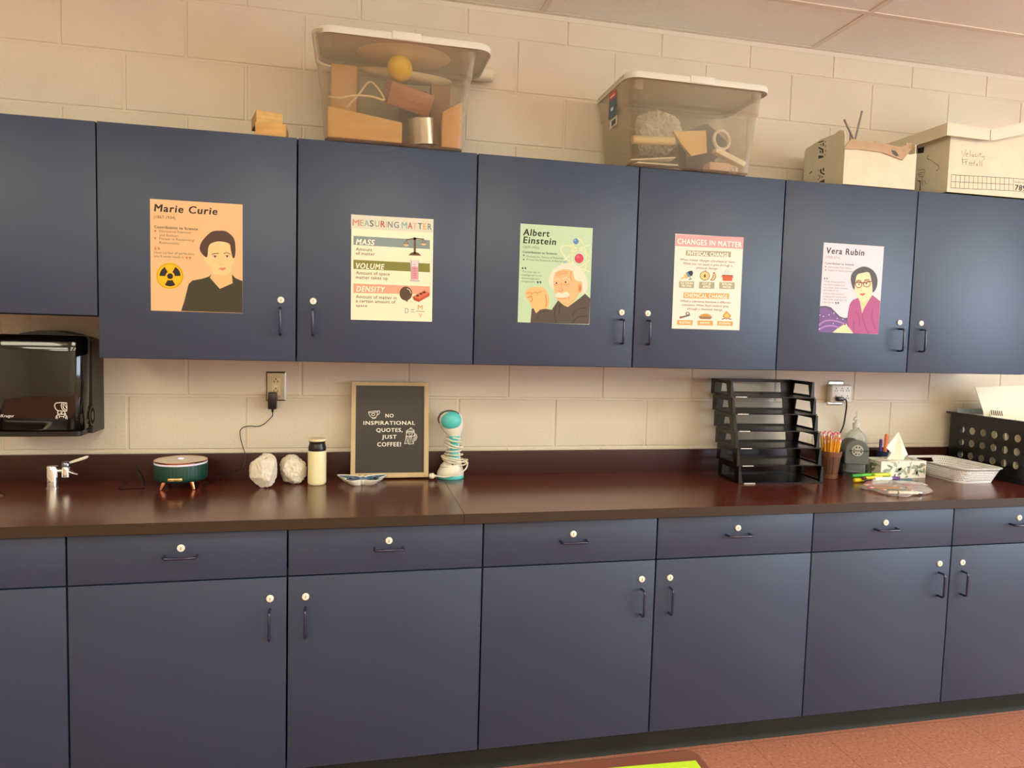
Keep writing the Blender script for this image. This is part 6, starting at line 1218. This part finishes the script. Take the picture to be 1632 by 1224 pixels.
b.face([P_, mid[1], L2, L_]); b.face([L2, mid[1], ring[1], ring[0]]); b.face([P_, L_, mid[-1]]); b.face([L_, L2, ring[0], mid[-1]])
b.face([P_, R_, R2, mid[7]]); b.face([R2, ring[8], ring[7], mid[7]]); b.face([P_, mid[9], R_])
b.done('sheet', M('tissue paper', (246, 242, 226), .85, bump=.2, bscale=40), t, smooth=22, norm=False)
# ------------------------------------------------------------------ pen cup behind the tissue box
t = T('pen_cup', 'dark blue pen cup behind the tissue', 'cup', (3.172, -.062, CT))
b = B(); b.lathe([(.03, 0), (.032, .002), (.034, .088), (.032, .088), (.03, .006)], 32); b.done('cup_body', M('navy cup', (40, 52, 92), .4), t)
def stick(name, label, cat, a, c, r_, mat, capm=None, capL=.03, group=None):
    t = T(name, label, cat, a, group=group); v = Vector(c) - Vector(a); L = v.length; t.rotation_mode = 'QUATERNION'; t.rotation_quaternion = Vector((0, 0, 1)).rotation_difference(v)
    b = B(); b.lathe([(r_ * .7, 0), (r_, .002), (r_, L - capL - .001), (r_ * .96, L - capL)], 16); b.done('barrel', mat, t)
    b = B(); b.lathe([(r_ * .95, L - capL), (r_ * 1.08, L - capL + .0005), (r_ * 1.05, L - .004), (r_ * .75, L)], 16); b.done('cap', capm or mat, t)
    return t
m_or = M('orange cap', (236, 120, 66), .4); m_pu = M('purple cap', (92, 58, 130), .4)
stick('marker', 'orange marker leaning in the dark blue pen cup', 'marker', (3.168, -.066, CT + .008), (3.180, -.060, CT + .165), .0075, m_or)
stick('marker', 'purple marker leaning in the dark blue pen cup', 'marker', (3.160, -.05, CT + .008), (3.146, -.066, CT + .142), .0065, m_pu)
# ------------------------------------------------------------------ loose markers
mg = 'loose markers in front of the sharpener'
m_gr = M('green marker', (92, 196, 52), .35); m_gr2 = M('deep green cap', (60, 150, 56), .35); m_li = M('lime marker', (206, 222, 60), .35); m_ye = M('yellow marker', (244, 210, 40), .35); m_mw = M('white barrel', (236, 236, 236), .3)
m_nv = M('navy cap', (48, 40, 96), .35); m_vi = M('violet cap', (112, 56, 128), .35); m_rd = M('red cap', (196, 44, 60), .35); m_te = M('teal marker', (56, 96, 122), .35); m_br = M('brown cap', (92, 44, 32), .4)
zc = CT + .0085
stick('marker', 'green highlighter at the back of the loose markers', 'marker', (2.985, -.276, zc + .016), (2.822, -.294, zc + .015), .008, m_gr, m_gr2, .05, mg)
stick('marker', 'lime highlighter lying over the loose markers, dark tip to the right', 'marker', (2.925, -.294, zc + .0165), (3.014, -.285, zc + .0165), .0085, m_li, m_li, .02, mg)
stick('marker', 'yellow highlighter at the left end of the loose markers', 'marker', (2.925, -.300, zc), (2.818, -.312, zc + .001), .0085, m_ye, m_ye, .03, mg)
stick('marker', 'brown capped yellow marker in the middle of the loose markers', 'marker', (2.95, -.314, zc + .013), (2.848, -.324, zc + .0115), .0065, m_ye, m_br, .016, mg)
stick('marker', 'white marker with a violet cap pointing right', 'marker', (2.905, -.325, zc + .007), (3.036, -.312, zc + .006), .0075, m_mw, m_vi, .042, mg)
stick('marker', 'white marker with a navy cap pointing left', 'marker', (2.985, -.318, zc - .001), (2.852, -.338, zc - .001), .0075, m_mw, m_nv, .034, mg)
stick('marker', 'teal marker lying under the violet capped marker', 'marker', (2.99, -.337, zc - .002), (3.085, -.326, zc - .002), .0065, m_te, m_te, .03, mg)
stick('marker', 'white marker with a red cap nearest the clear bag', 'marker', (2.945, -.352, zc - .001), (2.829, -.366, zc - .001), .0075, m_mw, m_rd, .03, mg)
# ------------------------------------------------------------------ clear bag of pencils
t = T('zip_bag', 'clear plastic bag of pencils lying near the worktop edge', 'bag', (2.905, -.468, CT + .001))
oc = [(-.148, .052), (-.140, .0), (-.112, -.125), (-.02, -.095), (.098, -.058), (.148, .045), (.06, .095), (-.03, .115), (-.1, .085)]
b = B(); sp = spline([(x, y, 0) for x, y in oc], 4, True)
def bag_ring(k, z): return [(p.x * k, p.y * k, z + (.0025 * math.sin(i * 1.7) if 0 < z < .02 else 0)) for i, p in enumerate(sp)]
b.loft([bag_ring(.55, .0005), bag_ring(.88, .0015), bag_ring(1, .004), bag_ring(.985, .007), bag_ring(.86, .019), bag_ring(.6, .027), bag_ring(.25, .03)]); b.done('bag_film', CLEAR('bag film', (252, 250, 248), (236, 230, 228), .12, .05, .45), t, smooth=35)
fl_ = M('printed bag panel', (240, 236, 236), .5, var=.35, vscale=70)
b = B(); b.prism([(.02, .03), (.11, -.02), (.13, .03), (.075, .075), (.03, .07)], 'z', .021, .0215); tag(b.done('printed_panel', fl_, t, smooth=0), 'white panel with dark floral print')
def lying(name, label, cat, a, c, build):
    o = build(); v = Vector(c) - Vector(a); o.location = a; o.rotation_mode = 'QUATERNION'; o.rotation_quaternion = Vector((0, 0, 1)).rotation_difference(v); return o
lying('pencil', '', '', (2.905, -.485, CT + .013), (2.795, -.468, CT + .013), lambda: pencil('orange-brown pencil inside the clear bag', .14, None, M('ochre pencil', (206, 138, 62), .4)))
lying('pencil', '', '', (2.905, -.452, CT + .014), (2.80, -.425, CT + .0145), lambda: pencil('dull pink pencil inside the clear bag', .13, None, M('dusty pink pencil', (196, 140, 128), .4)))
lying('pencil', '', '', (2.93, -.515, CT + .0095), (2.80, -.49, CT + .0095), lambda: pencil('dark green pencil inside the clear bag', .13, None, M('dark green pencil', (70, 78, 62), .4)))
t = T('pen', 'cream pen with a black band along the front of the clear bag', 'pen', (2.800, -.535, CT + .0095)); v = Vector((.135, -.022, 0)); t.rotation_mode = 'QUATERNION'; t.rotation_quaternion = Vector((0, 0, 1)).rotation_difference(v)
B().lathe([(.004, -.01), (.0062, -.008), (.0066, .03), (.0066, .105), (.0062, .11)], 16).done('barrel', m_cream, t)
B().lathe([(.0068, .026), (.0071, .0265), (.0071, .0305), (.0068, .031)], 16).done('band', m_dark, t)
B().lathe([(.0066, .11), (.007, .111), (.0068, .122), (.004, .126)], 16).done('tip', m_chrome, t)
b = B(); b.box(-.035, .035, -.022, .022, 0, .006, 0, .002); o = b.done('sticky_notes', M('pink paper', (238, 132, 160), .6), None); o.location = (2.985, -.425, CT + .0125); o.rotation_euler = (0, 0, -.25); tag(o, 'pink sticky notes inside the clear bag', 'sticky notes')
b = B(); b.box(-.013, .013, -.008, .008, 0, .011, 0, .003); o = b.done('eraser', M('brown pink rubber', (190, 120, 104), .7), None); o.location = (2.935, -.478, CT + .0075); tag(o, 'brownish pink eraser inside the clear bag', 'eraser')
# ------------------------------------------------------------------ white perforated basket
t = T('plastic_basket', 'shallow white perforated basket between tissue box and black crate', 'basket', (3.372, -.238, CT), -.02)
def bask(z):
    s_ = z / .066; return rrect(.176 + .046 * s_, .272 + .056 * s_, .034 + .012 * s_, 8, z=z)
b = B(); zs = [.004, .010, .0575, .066]
def dens(ring, step):
    P = [Vector(p) for p in ring]; L = [0]
    for i in range(len(P)): L.append(L[-1] + (P[(i + 1) % len(P)] - P[i]).length)
    return P, L
def at_ring(P, L, s_):
    s_ = (s_ % 1) * L[-1]
    for i in range(len(P)):
        if L[i + 1] >= s_: return P[i].lerp(P[(i + 1) % len(P)], (s_ - L[i]) / max(1e-9, L[i + 1] - L[i]))
    return P[0]
NC, NR = 108, 5
b.loft([bask(.0), bask(.004), bask(.009)], 0, True, False)
for r_ in range(NR):
    z0 = .009 + (.0575 - .009) * r_ / NR; z1 = .009 + (.0575 - .009) * (r_ + 1) / NR
    A0, A1 = dens(bask(z0), 0), dens(bask(z1), 0); off = .5 * (r_ % 2)
    for k in range(NC):
        q = [at_ring(*A0, (k + off) / NC), at_ring(*A0, (k + 1 + off) / NC), at_ring(*A1, (k + 1 + off) / NC), at_ring(*A1, (k + off) / NC)]
        cc = (q[0] + q[1] + q[2] + q[3]) / 4
        if r_ >= 3 and abs(cc.x) < .042 and cc.y > .1: continue
        O_ = []; 
        for i in range(4): O_ += [q[i], (q[i] + q[(i + 1) % 4]) / 2]
        I_ = [cc + (O_[i] - cc) * (.30 if i % 2 == 0 else .44) for i in range(8)]
        vo = [b.v(p) for p in O_]; vi = [b.v(p) for p in I_]
        for i in range(8): b.face([vo[i], vo[(i + 1) % 8], vi[(i + 1) % 8], vi[i]])
b.loft([bask(.0575), bask(.066), [(x * 1.045, y * 1.03, .0668) for x, y, z in bask(.066)], [(x * 1.05, y * 1.035, .0645) for x, y, z in bask(.066)]], 0, False, False)
bmesh.ops.remove_doubles(b.bm, verts=b.bm.verts, dist=.00002)
b.done('basket_wall', M('bright white plastic', (248, 247, 246), .35), t, smooth=30, solid=.0018)
# ------------------------------------------------------------------ black crate with files
t = T('file_crate', 'black plastic crate with round holes in its sides', 'crate', (3.545, -.443, CT + .0016))
CW, CD, CH = .36, .405, .262
b = B()
def holes(orig, U, V, nu, nv, cu, cv, u0, v0, Ulen, Vlen, r_):
    U, V, o = Vector(U), Vector(V), Vector(orig); P = lambda u, v: o + U * u + V * v
    n = 16
    for i in range(nu):
        for j in range(nv):
            c0, c1 = u0 + cu * i, v0 + cv * j; O_ = []; I_ = []
            for k in range(n):
                a = 2 * PI * (k + .5) / n; ca, sa = math.cos(a), math.sin(a); m_ = 1 / max(abs(ca), abs(sa))
                O_.append(P(c0 + cu / 2 + cu / 2 * ca * m_, c1 + cv / 2 + cv / 2 * sa * m_)); I_.append(P(c0 + cu / 2 + r_ * ca, c1 + cv / 2 + r_ * sa))
            # exact cell corners
            for k in range(n):
                pass
            vo = [b.v(p) for p in O_]; vi = [b.v(p) for p in I_]
            for k in range(n): b.face([vo[k], vo[(k + 1) % n], vi[(k + 1) % n], vi[k]])
            for ca, sa in ((1, 1), (-1, 1), (-1, -1), (1, -1)):
                k0 = {(1, 1): 1, (-1, 1): 5, (-1, -1): 9, (1, -1): 13}[(ca, sa)]
                b.face([vo[k0], b.v(P(c0 + cu / 2 + cu / 2 * ca, c1 + cv / 2 + cv / 2 * sa)), vo[k0 + 1]])
    u1, v1 = u0 + cu * nu, v0 + cv * nv
    def rect(a0, a1, c0, c1): b.face([b.v(P(a0, c0)), b.v(P(a1, c0)), b.v(P(a1, c1)), b.v(P(a0, c1))])
    rect(0, Ulen, 0, v0); rect(0, Ulen, v1, Vlen); rect(0, u0, v0, v1); rect(u1, Ulen, v0, v1)
holes((0, CD, 0), (0, -1, 0), (0, 0, 1), 6, 3, .0565, .0575, .037, .0455, CD, CH, .0168)
holes((CW, CD, 0), (0, -1, 0), (0, 0, 1), 6, 3, .0565, .0575, .037, .0455, CD, CH, .0168)
holes((0, 0, 0), (1, 0, 0), (0, 0, 1), 5, 3, .0565, .0575, .038, .0455, CW, CH, .0168)
holes((0, CD, 0), (1, 0, 0), (0, 0, 1), 5, 3, .0565, .0575, .038, .0455, CW, CH, .0168)
b.face([b.v(p) for p in ((0, 0, .002), (CW, 0, .002), (CW, CD, .002), (0, CD, .002))])
bmesh.ops.remove_doubles(b.bm, verts=b.bm.verts, dist=.0001)
b.done('crate_wall', m_blackp, t, smooth=0, solid=.0035)
b = B(); q = lambda e, z: [(-e, -e, z), (CW + e, -e, z), (CW + e, CD + e, z), (-e, CD + e, z)]
b.ringpanel(q(.014, CH - .004), q(-.006, CH - .004), (0, 0, .008)); b.done('rim', m_blackp, t, smooth=0)
b = B(); q2 = lambda e, z: q(e, z); b.ringpanel(q(.006, .0), q(-.004, .0), (0, 0, .012)); b.done('foot_rim', m_blackp, t, smooth=0)
fc = [((244, 238, 214), .245), ((238, 232, 206), .262), ((246, 240, 220), .240), ((150, 166, 176), .272), ((248, 244, 230), .25), ((240, 234, 208), .236), ((244, 238, 216), .252)]
fl_lab = ['cream file folder at the very front of the black crate', 'cream file folder second from the front of the black crate', 'cream file folder third from the front of the black crate', 'blue-grey file folder at the very back of the black crate', 'pale file folder standing upright behind the leaning sheet', 'cream file folder fourth from the front of the black crate', 'cream file folder right in front of the leaning sheet']
fy = [-.415, -.375, -.33, -.075, -.112, -.285, -.235]
for (c_, h_), lab, y_ in zip(fc, fl_lab, fy):
    t = T('file_folder', lab, 'folder', (3.5535, y_, CT + .012), group='folders in the crate', rx=-.05)
    mt = M('folder %d %d' % c_[:2], c_, .7, var=.02)
    B().hexa([(0, -.004, 0), (.315, -.004, 0), (.315, .004, 0), (0, .004, 0), (0, -.0015, h_), (.315, -.0015, h_), (.315, .0015, h_), (0, .0015, h_)]).done('cover', mt, t, smooth=0)
    if y_ > -.3 and y_ < -.1:
        for k in range(3): pass
t = T('folder_divider', 'large pale board sticking up askew out of the black crate', 'divider', (3.592, -.158, CT + .02), ry=.0)
b = B(); b.prism([(.06, .0), (.300, .0), (.300, .385), (-.048, .372), (.008, .26)], 'y', -.0015, .0015); b.done('board', M('pale board', (238, 232, 212), .7), t, smooth=0)
t = T('index_tabs', 'row of dark slanted tabs in front of the pale leaning board', 'tabs', (3.63, -.170, CT + .02))
B().prism([(0, 0), (.10, 0), (.10, .24), (.0, .25)], 'y', -.001, .001).done('card', M('cream tab card', (242, 236, 214), .7), t, smooth=0)
for k in range(6):
    x = .004 + k * .0115; B().prism([(x, .246 - .0008 * k), (x + .004, .246 - .0008 * k), (x - .004, .27 - .001 * k), (x - .0075, .27 - .001 * k)], 'y', -.003, -.001).done('tab', M('dark tab', (96, 70, 62), .6), t, smooth=0)
# ------------------------------------------------------------------ student desk in the foreground
t = T('student_desk', 'maroon student desk top nearest the camera with a lime folder on it', 'desk', (1.402, -1.692, 0))
m_desk = M('reddish brown desk laminate', (116, 66, 54), .35, var=.06, vscale=120)
b = B(); out = [(x - .33, y - .23) for x, y, _ in rrect(.66, .46, .02, 5)]; b.prism(out, 'z', .715, .74); tp = b.done('desk_top', m_desk, t, smooth=30)
md = tp.modifiers.new('edge', 'BEVEL'); md.width = .004; md.segments = 2; md.limit_method = 'ANGLE'
b = B(); b.ringpanel([(-.61, -.41, .68), (-.05, -.41, .68), (-.05, -.05, .68), (-.61, -.05, .68)], [(-.59, -.39, .68), (-.07, -.39, .68), (-.07, -.07, .68), (-.59, -.07, .68)], (0, 0, .034)); b.done('apron_frame', m_steel, t, smooth=0)
for x in (-.6, -.06):
    for y in (-.4, -.06): B().cyl((x, y, 0), (x, y, .69), .0125, 16).done('leg', m_chrome, t)
t = T('lime_folder', 'lime green folder lying on the maroon student desk', 'folder', (1.289, -1.728, .7402), -.04)
B().box(-.11, .095, -.29, 0, 0, .003).done('cover', M('lime paper', (178, 220, 40), .5), t, smooth=0)
q = lambda e: [(-.08 + e, -.26 + e, .003), (.072 - e, -.26 + e, .003), (.072 - e, -.018 - e, .003), (-.08 + e, -.018 - e, .003)]
B().ringpanel(q(0), q(.005), (0, 0, .0004)).done('printed_border', M('pale print', (226, 238, 160), .5), t, smooth=0)
bpy.data.objects.remove(_fo); bpy.data.curves.remove(_font)
